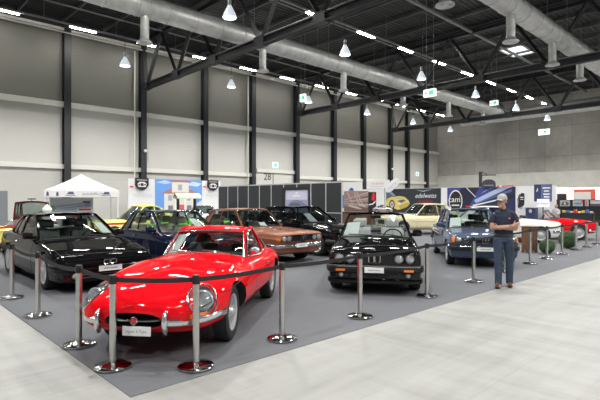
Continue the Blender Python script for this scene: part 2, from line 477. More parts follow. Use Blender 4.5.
# bell pendants
bell_proto = None
def bell(u, v, z, label):
    global bell_proto
    if bell_proto is None:
        r = thing('pendant_light', label, 'light', (u, v, z), 0, 'bell pendant lights hanging from the roof')
        g = MB(); g.lathe([(.07,.50),(.10,.44),(.14,.36),(.21,.22),(.27,.08),(.29,0.),(.28,-.02),(.26,0.),(.2,.2),(.12,.36),(.05,.42)], 24)
        g.build('bell_shade', M['bellglass'], r)
        bb = MB(); bb.lathe([(.001,-.02),(.12,.0),(.16,.07),(.16,.14),(.11,.28),(.06,.36),(.001,.38)], 16); bb.build('lamp', M['lampglow'], r)
        cp = MB(); cp.lathe([(.001,.80),(.05,.80),(.075,.76),(.075,.50),(.07,.47),(.001,.47)], 14); cp.build('cap', M['galv'], r)
        cd = MB(); cd.tube([(0,0,.8),(0,0,ROOF-z)], .012, 5); cd.build('cord', M['matblack'], r)
        bell_proto = r
    else: r = dup(bell_proto, (u, v, z), 0, label)
    L = bpy.data.lights.new('lamp_light', 'SPOT'); L.energy = PEND_W; L.spot_size = R(158); L.spot_blend = .5; L.shadow_soft_size = .22; L.color = (1.,.985,.95)
    lo = bpy.data.objects.new('lamp_light', L); COL.objects.link(lo); lo.parent = r; lo.location = (0,0,-.1)
PEND_W = 800
for (v, u0, nm) in ((25.8, 11.0, 'row nearest the cladding'), (16., 11.2, 'row over mid hall'), (5.5, 11.2, 'row over the aisle'), (-5, 11., 'row behind the photographer')):
    vis = 0
    for k in range(-2, 6):
        u = u0+7.2*k
        if u > 50: continue
        z = 9.15
        b = depth(u, v); px = 300+FOC*(u*SN-v*CS)/b if b > .5 else -999; py = HOR-FOC*(z-EYE)/b if b > .5 else -999
        if -10 < px < 608 and -5 < py < 200:
            lab = '%s glowing bell pendant from the near end of the %s' % (ORD[vis], nm); vis += 1
        else: lab = 'bell pendant outside the picture, in the %s' % nm
        bell(u, v, z, lab)

# ducts with outlets
def duct(v, z, u0, u1, outs, lab):
    r = thing('air_duct', lab, 'duct', (0, v, z))
    d = MB(); rad = .5
    d.tube([(u0,0,0),(u1,0,0)], rad, 28)
    u = u0
    while u < u1:
        d.lathe([(rad+.002,u-.03),(rad+.025,u-.02),(rad+.025,u+.02),(rad+.002,u+.03)], 28, 'x'); u += 1.5
    d.build('duct_pipe', M['galv'], r)
    for q in outs:
        o = MB(); o.lathe([(.2,-.45),(.2,-1.55)], 16, 'z', (q,0,0)); o.lathe([(.215,-.9),(.215,-.94)], 16, 'z', (q,0,0))
        oo = o.build('outlet', M['galv'], r)
        k = MB(); k.lathe([(.2,-1.5),(.24,-1.55),(.36,-1.66),(.36,-1.70),(.30,-1.70),(.24,-1.64),(.16,-1.66),(.12,-1.72),(.001,-1.72)], 20, 'z', (q,0,0))
        k.build('diffuser', M['galv'], oo)
    for q in range(int(u0)+2, int(u1), 6):
        h = MB(); h.tube([(q,-.5,0),(q,-.5,ROOF-z)], .012, 5); h.tube([(q,.5,0),(q,.5,ROOF-z)], .012, 5); h.build('hanger', M['galv_dull'], r)
duct(21.0, 10.7, -10, 49.3, (-4, 2.9, 9.9, 17.0, 24.0, 31., 38., 44.5), 'long round galvanised duct with outlets running through the trusses nearer the cladding wall')
duct(9.0, 10.6, 2, 49.3, (10.5, 16.0, 21.9, 27.3, 32., 38.), 'long round galvanised duct with outlets, crossing the upper right of the hall')
r = thing('air_duct', 'round galvanised duct running across the hall in front of the concrete wall', 'duct', (50., 0, 10.6))
d = MB(); d.tube([(0,-8,0),(0,26.,0)], .62, 28)
v = -8
while v < 26:
    d.lathe([(.63,v-.03),(.65,v),(.63,v+.03)], 28, 'y'); v += 1.5
d.build('duct_pipe', M['galv'], r)
for v in range(-7, 26, 4):
    h = MB(); h.tube([(0,v,.6),(0,v,ROOF-10.6)], .015, 5); h.build('hanger', M['galv_dull'], r)

# roof light
sk = Dp(517, 35.9); s_ = MB(); s_.box(-1.2, 1.2, -.75, .75, -.04, 0.)
r = thing('roof_light', 'bright rectangular roof light in the dark deck beside the right-hand duct', 'skylight', (sk.x, sk.y, ROOF-.02))
s_.build('pane', emit_mat('daylit roof pane', (.9,.97,1.), 1.6), r, smooth=False)
fr = MB(); fr.box(-1.3,1.3,-.85,-.75,-.10,.0); fr.box(-1.3,1.3,.75,.85,-.10,0); fr.box(-1.3,-1.2,-.85,.85,-.1,0); fr.box(1.2,1.3,-.85,.85,-.1,0); fr.box(-.03,.03,-.75,.75,-.08,0)
fr.build('frame', M['rail'], r, smooth=False)

# hanging exit boxes
M['exit_white'] = emit_mat('lit sign face', (.92,1.,.94), 1.1)
M['exit_green'] = emit_mat('lit sign green', (.05,.6,.25), .7)
def exit_box(px, py, b, lab, w=.62, h=.36):
    p = Dp(px, b); z = zat(py, b)
    r = thing('exit_sign', lab, 'sign', (p.x, p.y, z), -PI/2, 'lit exit boxes hanging from the roof')
    m = MB(); m.box(-w/2, w/2, -.09, .09, -h/2, h/2); m.build('case', M['exit_white'], r, smooth=False)
    a = MB()
    for s in (-1, 1):
        y = s*.092
        a.box(-.02, .24, min(y, y+s*.004), max(y, y+s*.004), -.11, .11)
    a.build('pictogram', M['exit_green'], r, smooth=False)
    a = MB(); a.box(-.26, -.06, -.098, -.09, -.03, .03); a.poly([(-.28,-.099,0),(-.17,-.099,-.09),(-.17,-.099,.09)]); a.build('arrow', M['exit_green'], r, smooth=False)
    c = MB(); c.tube([(-.2,0,h/2),(-.2,0,ROOF-z)], .012, 5); c.tube([(.2,0,h/2),(.2,0,ROOF-z)], .012, 5); c.build('suspension', M['galv_dull'], r)
exit_box(430, 93, 23.5, 'white and green exit box hanging by the middle truss, largest of the lit exit boxes')
exit_box(494, 103, 37, 'small lit exit box hanging from the roof near the far duct')
exit_box(544, 132, 50, 'lit exit box hanging low before the concrete wall', 1.1, .6)
exit_box(303, 98, 32, 'small pale exit box beside the end of the middle truss', .45, .5)
# wall exit signs
for px, py, lab in ((275.5, 165, 'blue green exit sign on the cladding above gate 28'), (417.5, 174, 'blue green exit sign on the cladding near the far corner')):
    u = u_on_v(px, WALLV-.1); z = zat(py, depth(u, WALLV-.1))
    r = thing('exit_sign', lab, 'sign', (u, WALLV-.06, z))
    m = MB(); m.box(-.28,.28,-.06,0,-.24,.24); m.build('case', M['exit_white'], r, smooth=False)
    m = MB(); m.box(-.2,.18,-.066,-.06,-.17,.17); m.build('pictogram', emit_mat('sign blue green', (.1,.6,.8), .6), r, smooth=False)
# gate with its number
u0, u1 = u_on_v(256, WALLV-.1), u_on_v(294, WALLV-.1)
gt = MB(); gt.box(u0, u1, WALLV-.10, WALLV-.06, 0, 4.05)
dr = struct('door_1', gt, pm('gate leaf', (.68,.67,.63), .5), smooth=False)
gf = MB(); gf.box(u0, u1, WALLV-.26, WALLV-.1, 4.05, 4.35); um = u_on_v(273, WALLV-.1); gf.box(um-.03, um+.03, WALLV-.12, WALLV-.1, 0, 4.05)
struct('door_frame', gf, M['rail'], dr, smooth=False)
sm = MB(); sm.box(um-.035, um+.035, WALLV-.125, WALLV-.115, 0, 4.0); struct('door_seam', sm, M['steelbeam'], dr, smooth=False)
un = u_on_v(267.3, WALLV-.12); text('lettering', '28', .86, M['steelbeam'], dr, (un, WALLV-.13, zat(177, depth(un, WALLV))))
# wall spots
for px, py, nm in ((145, 151, 'second'), (392, 169, 'eighth')):
    u = u_on_v(px, WALLV-.55); z = zat(py, depth(u, WALLV-.55))
    m = MB(); m.ball((u, WALLV-.62, z), .12, 12); tag(m.build('wall_lamp', M['white']), 'small round white lamp on the %s dark column' % nm, 'lamp')
# ================================================================ CAR BUILDING KIT (car looks along +x, left is +y, origin on the ground midway between the axles)
def pchip(xs, ys, x):
    n = len(xs)
    if x <= xs[0]: return ys[0]
    if x >= xs[-1]: return ys[-1]
    h = [xs[i+1]-xs[i] for i in range(n-1)]; d = [(ys[i+1]-ys[i])/h[i] for i in range(n-1)]
    m = [0.]*n; m[0] = d[0]; m[-1] = d[-1]
    for i in range(1, n-1):
        if d[i-1]*d[i] > 0:
            w1, w2 = 2*h[i]+h[i-1], h[i]+2*h[i-1]; m[i] = (w1+w2)/(w1/d[i-1]+w2/d[i])
    for i in range(n-1):
        if x <= xs[i+1]:
            t = (x-xs[i])/h[i]
            return ((2*t**3-3*t*t+1)*ys[i]+(t**3-2*t*t+t)*h[i]*m[i]+(-2*t**3+3*t*t)*ys[i+1]+(t**3-t*t)*h[i]*m[i+1])
def sstep(a, b, x):
    t = max(0., min(1., (x-a)/(b-a))); return t*t*(3-2*t)
def mc_grey():
    if 'greyprint' not in M: M['greyprint'] = pm('grey print', (.45,.46,.48), .6)
    return M['greyprint']
class Car:
    """spec: st = rows (x, z_bottom, z_side, z_top, half_width) front to rear; kind 'box' or 'round'"""
    def __init__(s, sp):
        s.sp = sp; s.st = sorted(sp['st']); s.xs = [r[0] for r in s.st]; s.W = max(r[4] for r in s.st)
        s.xf, s.xr = s.xs[-1], s.xs[0]
        s.make_shell()
    def row(s, x): return [pchip(s.xs, [r[k] for r in s.st], x) for k in range(1, 5)]
    def sec(s, x, inset=0.):
        zb, zs, zt, w = s.row(x)
        if s.sp.get('kind') == 'round':
            pts = []; nb, nt = s.sp.get('nb', 3.2), s.sp.get('nt', 2.5); K = 11
            for i in range(K):
                t = i/(K-1)*PI/2; pts.append((w*math.sin(t)**(2/nb), zs-(zs-zb)*math.cos(t)**(2/nb)))
            for i in range(1, K+3):
                t = i/(K+2)*PI/2; c = max(math.cos(t), 0); pts.append((w*c**(2/nt), zs+(zt-zs)*math.sin(t)**(2/nt)))
        else:
            h = zs-zb; sh = s.sp.get('shoulder', .915)
            tum = s.sp.get('tum', 0.)
            pts = [(0,zb),(.45*w,zb),(.80*w,zb),(.93*w,zb+.012),(.968*w,zb+.07*h),(.985*w,zb+.2*h),(.997*w,zb+.38*h),(1.0*w,zb+.55*h),(.998*w,zb+.68*h)]
            cr = s.sp.get('crease', 0)
            if cr: pts += [((1.0)*w,zb+.74*h),((.988)*w,zb+.76*h),((.978-tum)*w,zb+.88*h)]
            else: pts += [((.990)*w,zb+.78*h),((.975-tum)*w,zb+.88*h)]
            pts += [((.955-tum)*w,zb+.95*h),((.935-tum)*w,zb+.985*h),(sh*w,zs)]
            for f in (.96,.85,.7,.52,.34,.16,0): 
                y = sh*w*f; pts.append((y, zs+(zt-zs)*(1-f**2.2)))
        if inset:
            zc = (zb+zs)/2
            pts = [(y*(1-inset), zc+(z-zc)*(1-inset*1.3)) for y, z in pts]
        return pts
    def place(s, x, y, z):
        sp = s.sp; ww = max(s.W, .01)
        z += sum(h*math.exp(-((abs(y)-y0)/hw)**2)*sstep(x0, x0+.35, x)*(1-sstep(x1-e1, x1, x))*sstep(zmin, zmin+.12, z) for (x0, x1, e1, y0, hw, h, zmin) in sp.get('bumps', ()))
        q = (abs(y)/ww)**2
        x -= sp.get('bow_f', .06)*q*sstep(s.xf-.9, s.xf, x)
        x += sp.get('bow_r', .05)*q*(1-sstep(s.xr, s.xr+.9, x))
        zb, zs, zt, w = s.row(x)
        x += sp.get('rake_f', 0.)*(z-.45)*sstep(s.xf-.4, s.xf, x)
        x += sp.get('vnose', 0.)*math.exp(-(y/.16)**2)*sstep(s.xf-.25, s.xf, x)*sstep(.36,.44,z)
        return Vector((x, y, z))
    def make_shell(s):
        sp = s.sp; xs = set()
        n = max(10, int((s.xf-s.xr)/sp.get('step', .085)))
        for i in range(n+1): xs.add(round(s.xr+(s.xf-s.xr)*i/n, 4))
        for x in sp.get('doors', ())+(sp.get('hood_x', s.xf-.02), sp.get('cowl', 0), sp.get('deck', s.xr+.4)): xs.add(round(x, 4))
        for r in s.st: xs.add(round(r[0], 4))
        if sp.get('kind') != 'round' or sp.get('blunt'):
            for d in (.012,.035): xs.add(round(s.xf-d, 4)); xs.add(round(s.xr+d, 4))
        xs = sorted(x for x in xs if s.xr <= x <= s.xf); keep = [xs[0]]
        for x in xs[1:]:
            if x-keep[-1] > .009: keep.append(x)
        if keep[-1] != xs[-1]: keep[-1] = xs[-1]
        mb = MB(); rings = []
        for x in keep:
            ins = 0.
            if sp.get('kind') != 'round' or sp.get('blunt'):
                d = min(s.xf-x, x-s.xr); ins = .055 if d < .005 else (.022 if d < .02 else (.006 if d < .05 else 0.))
            p = s.sec(x, ins)
            ring = [s.place(x, y, z) for y, z in p]+[s.place(x, -y, z) for y, z in p[-2:0:-1]]
            rings.append(ring)
        mb.grid(rings, 0, closed=True)
        for ring, fl in ((rings[0], True), (rings[-1], False)):
            # cap: join opposite points
            n = len(ring); o = len(mb.v); mb.v += [tuple(p) for p in ring]; h = n//2
            for i in range(h):
                a, b, c, d = i, i+1, (n-i-1) % n, (n-i) % n
                q = [a, b, c, d]; q2 = []
                for t in q:
                    if t not in q2: q2.append(t)
                if len(q2) >= 3: mb.f.append(tuple(o+t for t in (q2 if fl else q2[::-1]))); mb.m.append(0)
        s.shell = mb
        s.shell_me = mb.mesh('shell', [s.sp['paint']], False, recalc=True, weld=True)
        bm = bmesh.new(); bm.from_mesh(s.shell_me); s.bvh = BVHTree.FromBMesh(bm); bm.free()
    # ---- surface probes
    def fx(s, y, z, d=1):
        h = s.bvh.ray_cast(Vector((5*d, y, z)), Vector((-d,0,0)))[0]; return h.x if h else None
    def sy(s, x, z, sd=1):
        h = s.bvh.ray_cast(Vector((x, 3*sd, z)), Vector((0,-sd,0)))[0]; return h.y if h else None
    def tz(s, x, y):
        h = s.bvh.ray_cast(Vector((x, y, 3)), Vector((0,0,-1)))[0]; return h.z if h else None
    # ---- body
    def build_body(s, root, tub=True):
        sp = s.sp; c = MB()
        for ax, ra, zc in ((sp['wb']/2, sp.get('arch_f', sp['tyre']+.05), sp['tyre']), (-sp['wb']/2, sp.get('arch_r', sp['tyre']+.05), sp['tyre']-sp.get('rear_drop', 0))):
            for sd in (-1, 1):
                y0, y1 = sorted((sd*(s.W-.30), sd*(s.W+.2))); c.lathe([(ra, y0), (ra, y1)], 40, 'y', (ax, 0, zc), 0, True)
        g = sp.get('gh')
        if tub and g:
            pl = sp['tub']  # (x, halfwidth) front to rear
            pts = [(x, w) for x, w in pl]+[(x, -w) for x, w in pl[::-1]]
            zb_, zt_ = sp.get('tub_z', .42), 1.3
            c.add([(x, y, zb_) for x, y in pts]+[(x, y, zt_) for x, y in pts],
                  [tuple(range(len(pts))), tuple(range(len(pts)))[::-1] and tuple(len(pts)+i for i in range(len(pts)))[::-1]]+[(i, (i+1) % len(pts), len(pts)+(i+1) % len(pts), len(pts)+i) for i in range(len(pts))], 1)
        extra = sp.get('cutters')
        mats = [M['well'], sp.get('trim_mat', M['interior']), M['reflector'], M['matblack']]
        if extra: extra(s, c)
        me = apply_boolean(s.shell_me.copy(), c, mats)
        # split into body, bonnet, boot lid and doors
        bm = bmesh.new(); bm.from_mesh(me); mats_all = list(me.materials); pi = mats_all.index(sp['paint'])
        dr = sp.get('doors'); hx = sp.get('hood_x'); cw = sp.get('cowl'); dk = sp.get('deck')
        zd = sp.get('door_z', .28)
        def cls(f):
            if f.material_index != pi: return 'body'
            p = f.calc_center_median(); nz = f.normal.z
            zb, zs, zt, w = s.row(p.x)
            if dr and dr[1] < p.x < dr[0] and abs(p.y) > .72*w and p.z > zd and nz < .85: return 'door_l' if p.y > 0 else 'door_r'
            top = nz > .35 and abs(p.y) < sp.get('hood_w', .86)*w
            if hx and cw < p.x < hx and top: return 'bonnet'
            if dk and p.x < dk and p.x > s.xr+.03 and top and p.z > zs-.1: return 'boot_lid'
            return 'body'
        groups = {}
        for f in bm.faces: groups.setdefault(cls(f), []).append(f.index)
        bm.free(); res = {}
        for k, idx in groups.items():
            b2 = bmesh.new(); b2.from_mesh(me); b2.faces.ensure_lookup_table(); keep = set(idx)
            bmesh.ops.delete(b2, geom=[f for f in b2.faces if f.index not in keep], context='FACES')
            m2 = bpy.data.meshes.new(k); b2.to_mesh(m2); b2.free()
            for m_ in mats_all: m2.materials.append(m_)
            finish(m2, True, 38)
            nm = 'door' if k.startswith('door') else k
            o = bpy.data.objects.new(nm, m2); COL.objects.link(o); o.parent = root; res[k] = o
        s.parts = res
        return res
    def seam(s, root_o, pts, axis, r=.0045, mat=None, name='seam', sd=1, off=.001):
        path = []
        for a, b in pts:
            if axis == 'y': y = s.sy(a, b, sd); p = None if y is None else Vector((a, y+sd*off, b))
            elif axis == 'z': z = s.tz(a, b); p = None if z is None else Vector((a, b, z+off))
            else: x = s.fx(a, b); p = None if x is None else Vector((x+off, a, b))
            if p: path.append(p)
        if len(path) > 1:
            m = MB(); m.tube(path, r, 6); return m
        return MB()
    def lin(s, a, b, n=12): return [(a[0]+(b[0]-a[0])*i/n, a[1]+(b[1]-a[1])*i/n) for i in range(n+1)]
    def details(s, root, trim_z=None, trim_mat='chrome', sill=None):
        sp = s.sp; d = sp.get('doors'); m = MB()
        if d:
            for sd in (-1, 1):
                zs0 = s.row(d[0])[1]-.01; zs1 = s.row(d[1])[1]-.01; zd = sp.get('door_z', .28)
                for a, b in (((d[0], zd), (d[0], zs0)), ((d[1], zd), (d[1], zs1)), ((d[0], zd), (d[1], zd))):
                    m.join(s.seam(None, s.lin(a, b), 'y', sd=sd, off=-.001))
                if len(d) > 2:
                    m.join(s.seam(None, s.lin((d[2], zd), (d[2], zs1)), 'y', sd=sd, off=-.001))
        hx, cw = sp.get('hood_x'), sp.get('cowl')
        if hx:
            w = lambda x: sp.get('hood_w', .86)*s.row(x)[3]
            for sd in (-1, 1):
                m.join(s.seam(None, [(hx+(cw-hx)*i/16, sd*w(hx+(cw-hx)*i/16)) for i in range(17)], 'z', off=-.001))
        if m.v: m.build('panel_gap', M['matblack'], root)
        if trim_z:
            t = MB()
            for sd in (-1, 1):
                f = sp['wb']/2; 
                t.join(s.seam(None, s.lin((s.xr+.12, trim_z), (s.xf-.12, trim_z), 40), 'y', .009, sd=sd, off=.002))
            t.build('side_trim', M[trim_mat], root)
        for sd in (-1, 1):
            if d and 'door_l' in s.parts:
                dd = s.parts['door_l' if sd > 0 else 'door_r']
                z = s.row(d[1])[1]-sp.get('handle_drop', .11); x = d[1]+.14; y = s.sy(x, z, sd)
                h = MB(); h.rbox(x-.07, x+.07, min(y, y+sd*.03), max(y, y+sd*.03), z-.012, z+.012, .008); h.build('handle', M[sp.get('handle_mat', 'chrome')], dd)
    # ---- glasshouse
    def glasshouse(s, root, glass='glass', frame=None, roof_paint=None, chrome_frames=False):
        g = s.sp['gh']; paint_ = s.sp['paint']; fr = frame or paint_
        zt = lambda x, y: (s.tz(x, y) or .9)
        wb, wr, zr = g['wb'], g['wr'], g['z']
        xw0, xw1, xr1, xr0 = g['x']     # screen base, screen top, rear top, rear base
        bw, br = g.get('bow', .12), g.get('bow_r', .08)
        wbf, wbr = g.get('wb_f', wb), g.get('wb_r', wb); wrf, wrr = g.get('wr_f', wr), g.get('wr_r', wr)
        crown = g.get('crown', .04); zf, zrr = g.get('z_f', zr-.025), g.get('z_r', zr-.04)
        e = .012
        def L_f(t):  # t -1..1 across the screen base
            y = wbf*t; x = xw0+bw*(1-t*t); return Vector((x, y, (g.get('zc') or zt(x, y))-e))
        def U_f(t):
            y = wrf*t; x = xw1+bw*.7*(1-t*t); return Vector((x, y, zf+crown*.7*(1-t*t)))
        def L_r(t):
            y = wbr*t; x = xr0-br*(1-t*t); return Vector((x, y, (g.get('zd') or zt(x, y))-e))
        def U_r(t):
            y = wrr*t; x = xr1-br*.7*(1-t*t); return Vector((x, y, zrr+crown*.7*(1-t*t)))
        def up_side(q, sd):   # q 0 front .. 1 rear along the roof edge
            x = xw1+(xr1-xw1)*q
            arch = 4*q*(1-q)
            y = wrf+(wrr-wrf)*q+(wr-(wrf+wrr)/2)*arch
            z = zf+(zrr-zf)*q+(zr-.012-(zf+zrr)/2)*arch
            return Vector((x, sd*y, z))
        def lo_side(q, sd):
            x = xw0+(xr0-xw0)*q; y = wbf+(wbr-wbf)*q+(wb-(wbf+wbr)/2)*4*q*(1-q); return Vector((x, sd*y, zt(x, y*sd)-e))
        def bulge(p, q, k, n):  # points from p to q with slight outward curve
            out = []
            for i in range(n+1):
                t = i/n; m_ = p.lerp(q, t); o = k*4*t*(1-t); c_ = Vector((m_.x-(xw0+xr0)/2, m_.y, 0)); 
                out.append(m_+Vector((0, math.copysign(o, m_.y) if abs(m_.y) > .05 else 0, 0)))
            return out
        N = 12; ts = [-1+2*i/N for i in range(N+1)]
        def cyl_screen(Lf, Uf, nm, gl):
            m = MB(); m.grid([[Lf(t).lerp(Uf(t), k/4)+Vector((0,0,g.get('screen_bulge', .012)*4*(k/4)*(1-k/4))) for t in ts] for k in range(5)])
            return m.build(nm, M[gl], root)
        s.windscreen = cyl_screen(L_f, U_f, 'windscreen', glass)
        if not g.get('no_rear'): cyl_screen(L_r, U_r, 'rear_window', glass)
        # roof
        if not g.get('no_roof'):
            rows = []; NQ = 14
            for i in range(NQ+1):
                q = i/NQ; row = []
                for t in ts:
                    sdp = up_side(q, 1); x = sdp.x+(bw*.7*(1-t*t))*(1-q)**3-(br*.7*(1-t*t))*q**3
                    z = sdp.z+crown*(.7+.3*4*q*(1-q))*(1-abs(t)**2.4); row.append(Vector((x, sdp.y*t, z)))
                rows.append(row)
            m = MB(); m.grid(rows); low = [[p-Vector((0,0,.035)) for p in r_] for r_ in rows]
            m.grid([[p*1. for p in r_] for r_ in low], 1, flip=True)
            for k in (0, N): m.grid([[r_[k] for r_ in rows], [r_[k] for r_ in low]])
            for r_, l_ in ((rows[0], low[0]), (rows[-1], low[-1])): m.grid([r_, l_])
            s.roof = m.build('roof', [roof_paint or paint_, s.sp.get('lining', M['leather_grey'])], root, weld=False)
        # sides: splits as fractions (lower q, upper q) of pillars
        cuts = g['cuts']      # list of (ql, qu, width) pillars between A and C ; first A, last C front edge
        frm = MB(); chm = MB()
        def bar(a, b, r, mb_, n=6, flat=(1, .6)):
            mb_.tube(bulge(a, b, g.get('side_bulge', .015), 6), r, n, flat=flat)
        for sd in (-1, 1):
            edge = [(0., 0.)]+cuts
            for i in range(len(edge)-1):
                (a0, a1), (b0, b1) = edge[i], edge[i+1]
                m = MB(); rows = []
                for k in range(7):
                    f = k/6; ql, qu = a0+(b0-a0)*f, a1+(b1-a1)*f
                    p, q = lo_side(ql, sd), up_side(qu, sd); rows.append([v-Vector((0,sd*.012,0)) for v in bulge(p, q, g.get('side_bulge', .015), 5)])
                m.grid(rows); m.build('side_window', M[glass], root)
                if i > 0: bar(lo_side(a0, sd), up_side(a1, sd), g.get('bpil', .022), frm)
            # C pillar panel from last cut to the rear screen corner
            c0, c1 = cuts[-1]; m = frm
            outer = []
            for k in range(9):
                f = k/8; p = lo_side(c0+(1-c0)*f, sd); q = up_side(c1+(1-c1)*f, sd); outer.append(bulge(p, q, g.get('side_bulge', .015), 5))
            m.grid(outer); inner = [[v-Vector((0,sd*.04,0)) for v in r_] for r_ in outer]; m.grid(inner, 1)
            m.grid([outer[0], inner[0]]); m.grid([outer[-1], inner[-1]])
            # A pillar, rear pillar edge and roof rail
            frm.tube([L_f(sd), L_f(sd).lerp(U_f(sd), .5)+Vector((.004,sd*.004,.01)), U_f(sd)], g.get('apil', .03), 8)
            frm.tube([L_r(sd), U_r(sd)], .03, 8)
            rail = [up_side(k/14, sd) for k in range(15)]
            frm.tube(rail, .026, 8)
            if chrome_frames:
                lowp = [lo_side(k/14*c0, sd)+Vector((0,sd*.006,.016)) for k in range(15)]
                chm.tube(lowp, .010, 6)
                upp = [up_side(k/14*c1, sd)+Vector((0,sd*.022,-.02)) for k in range(15)]; chm.tube(upp, .009, 6)
                chm.tube([v+Vector((0,sd*.008,0)) for v in bulge(lowp[-1], upp[-1], .015, 6)], .010, 6)
                chm.tube([v+Vector((-.02,sd*.014,0)) for v in bulge(lowp[0], upp[0], .015, 6)], .009, 6)
        frm.tube([U_f(t) for t in ts], .022, 8); 
        if not g.get('no_roof'): frm.tube([U_r(t) for t in ts], .024, 8)
        s.frame = frm.build('window_pillars', [fr, s.sp.get('lining', M['leather_grey'])], root)
        if chrome_frames:
            chm.tube([L_f(t)+Vector((.01,0,.012)) for t in ts], .010, 6); chm.tube([U_f(t)+Vector((.022,0,.0)) for t in ts], .009, 6)
            for sd in (-1, 1): chm.tube([L_f(sd*.985).lerp(U_f(sd*.985), k/4)+Vector((.026,0,.012)) for k in range(5)], .009, 6)
            chm.build('window_trim', M['chrome'], root)
        else:
            k = MB(); k.tube([L_f(t)+Vector((.01,0,.012)) for t in ts], .013, 6)
            k.build('screen_seal', M['matblack'], root)
        s.L_f, s.U_f, s.up_side, s.lo_side = L_f, U_f, up_side, lo_side
    def wipers(s, root, mat='matblack', ys=((.05,.55),(-.55,-.05)), n=2):
        for (a, b) in ys[:n]:
            m = MB(); g = s.sp['gh']
            p = [s.L_f(t/g.get('wb_f', g['wb'])).lerp(s.U_f(t/g.get('wb_f', g['wb'])), f)+Vector((.03,0,.02)) for t, f in ((b, .01), (a+(b-a)*.5, .05), (a, .09))]
            m.tube(p, .009, 6); m.tube([p[0], p[0]+Vector((.06,0,-.02))], .012, 6); m.build('wiper', M[mat], root)
    def mirror(s, root, x, sides=(1,-1), mat=None, chrome=False, out=.12, up=.06):
        for sd in sides:
            y = s.sp['gh']['wb']; z = s.tz(x, sd*y*.97) or .9
            m = MB()
            if chrome:
                m.tube([(x, sd*y, z-.01), (x+.02, sd*(y+out*.5), z+up), (x+.02, sd*(y+out), z+up+.04)], .011, 8)
                m.ball((x+.02, sd*(y+out+.02), z+up+.07), .075, 14, 0, (.45, 1., .75))
            else:
                m.tube([(x, sd*(y-.02), z+.03), (x+.01, sd*(y+.08), z+.05)], .03, 8)
                m.rbox(x-.05, x+.07, sd*(y+.13)-.095, sd*(y+.13)+.095, z+.01, z+.14, .035, seg=3)
            o = m.build('door_mirror', M['chrome'] if chrome else (mat or s.sp['paint']), root)
            if not chrome:
                k = MB(); k.rbox(x-.058, x-.05, sd*(y+.13)-.08, sd*(y+.13)+.08, z+.02, z+.125, .003, seg=1); k.build('mirror_glass', M['chrome'], o)
    # ---- cabin
    def cabin(s, root, seat='leather_black', rows=(0.0,), wheel='black', wood=False, lhd=True, back_tilt=.28, hr=True, z0=.45):
        for x in rows:
            for sd in (-1, 1):
                m = MB(); y = sd*.36
                m.rbox(x-.25, x+.27, y-.25, y+.25, z0-.1, z0+.1, .05, seg=3)
                b = MB(); b.rbox(-.07,.07,-.25,.25,0,.56,.05,seg=3); m.join(b, Matrix.Translation((x-.27, y, z0)) @ Matrix.Rotation(-back_tilt, 4, 'Y'))
                o = m.build('seat', M[seat], root)
                if hr:
                    h = MB(); h.rbox(-.045,.045,-.14,.14,.60,.78,.035,seg=3); h.tube([(0,-.06,.5),(0,-.06,.62)], .008, 6); h.tube([(0,.06,.5),(0,.06,.62)], .008, 6)
                    h.xf(Matrix.Translation((x-.27, y, z0)) @ Matrix.Rotation(-back_tilt*.8, 4, 'Y')); h.build('headrest', M[seat], o)
        g = s.sp['gh']; xd = g['x'][0]-.10
        d = MB(); zc = (s.tz(g['x'][0]+.05, 0) or .9)
        d.rbox(xd-.2, xd+.12, -g['wb']*.84, g['wb']*.84, zc-.32, zc-.035, .05, seg=3); d.build('dashboard', s.sp.get('trim_mat', M['interior']), root)
        y = .36 if lhd else -.36
        w_ = MB(); n = 26; rr = .19
        t = Matrix.Translation((xd-.32, y, zc-.06)) @ Matrix.Rotation(R(-65), 4, 'Y')
        w_.tube([(rr*math.cos(2*PI*k/n), rr*math.sin(2*PI*k/n), 0) for k in range(n+1)], .014, 8, cap=False)
        o = w_.xf(t).build('steering_wheel', M['wood' if wood else 'black'], root)
        k = MB(); k.lathe([(.001,.03),(.05,.025),(.055,0),(.001,-.02)], 14)
        for a in (0, 2.1, 4.2): k.tube([(0,0,0),(rr*math.cos(a), rr*math.sin(a), 0)], .012, 6, flat=(1.4,.4))
        k.tube([(0,0,0),(0,0,-.35)], .025, 8); k.xf(t).build('wheel_spokes', M['chrome' if wood else 'black'], o)
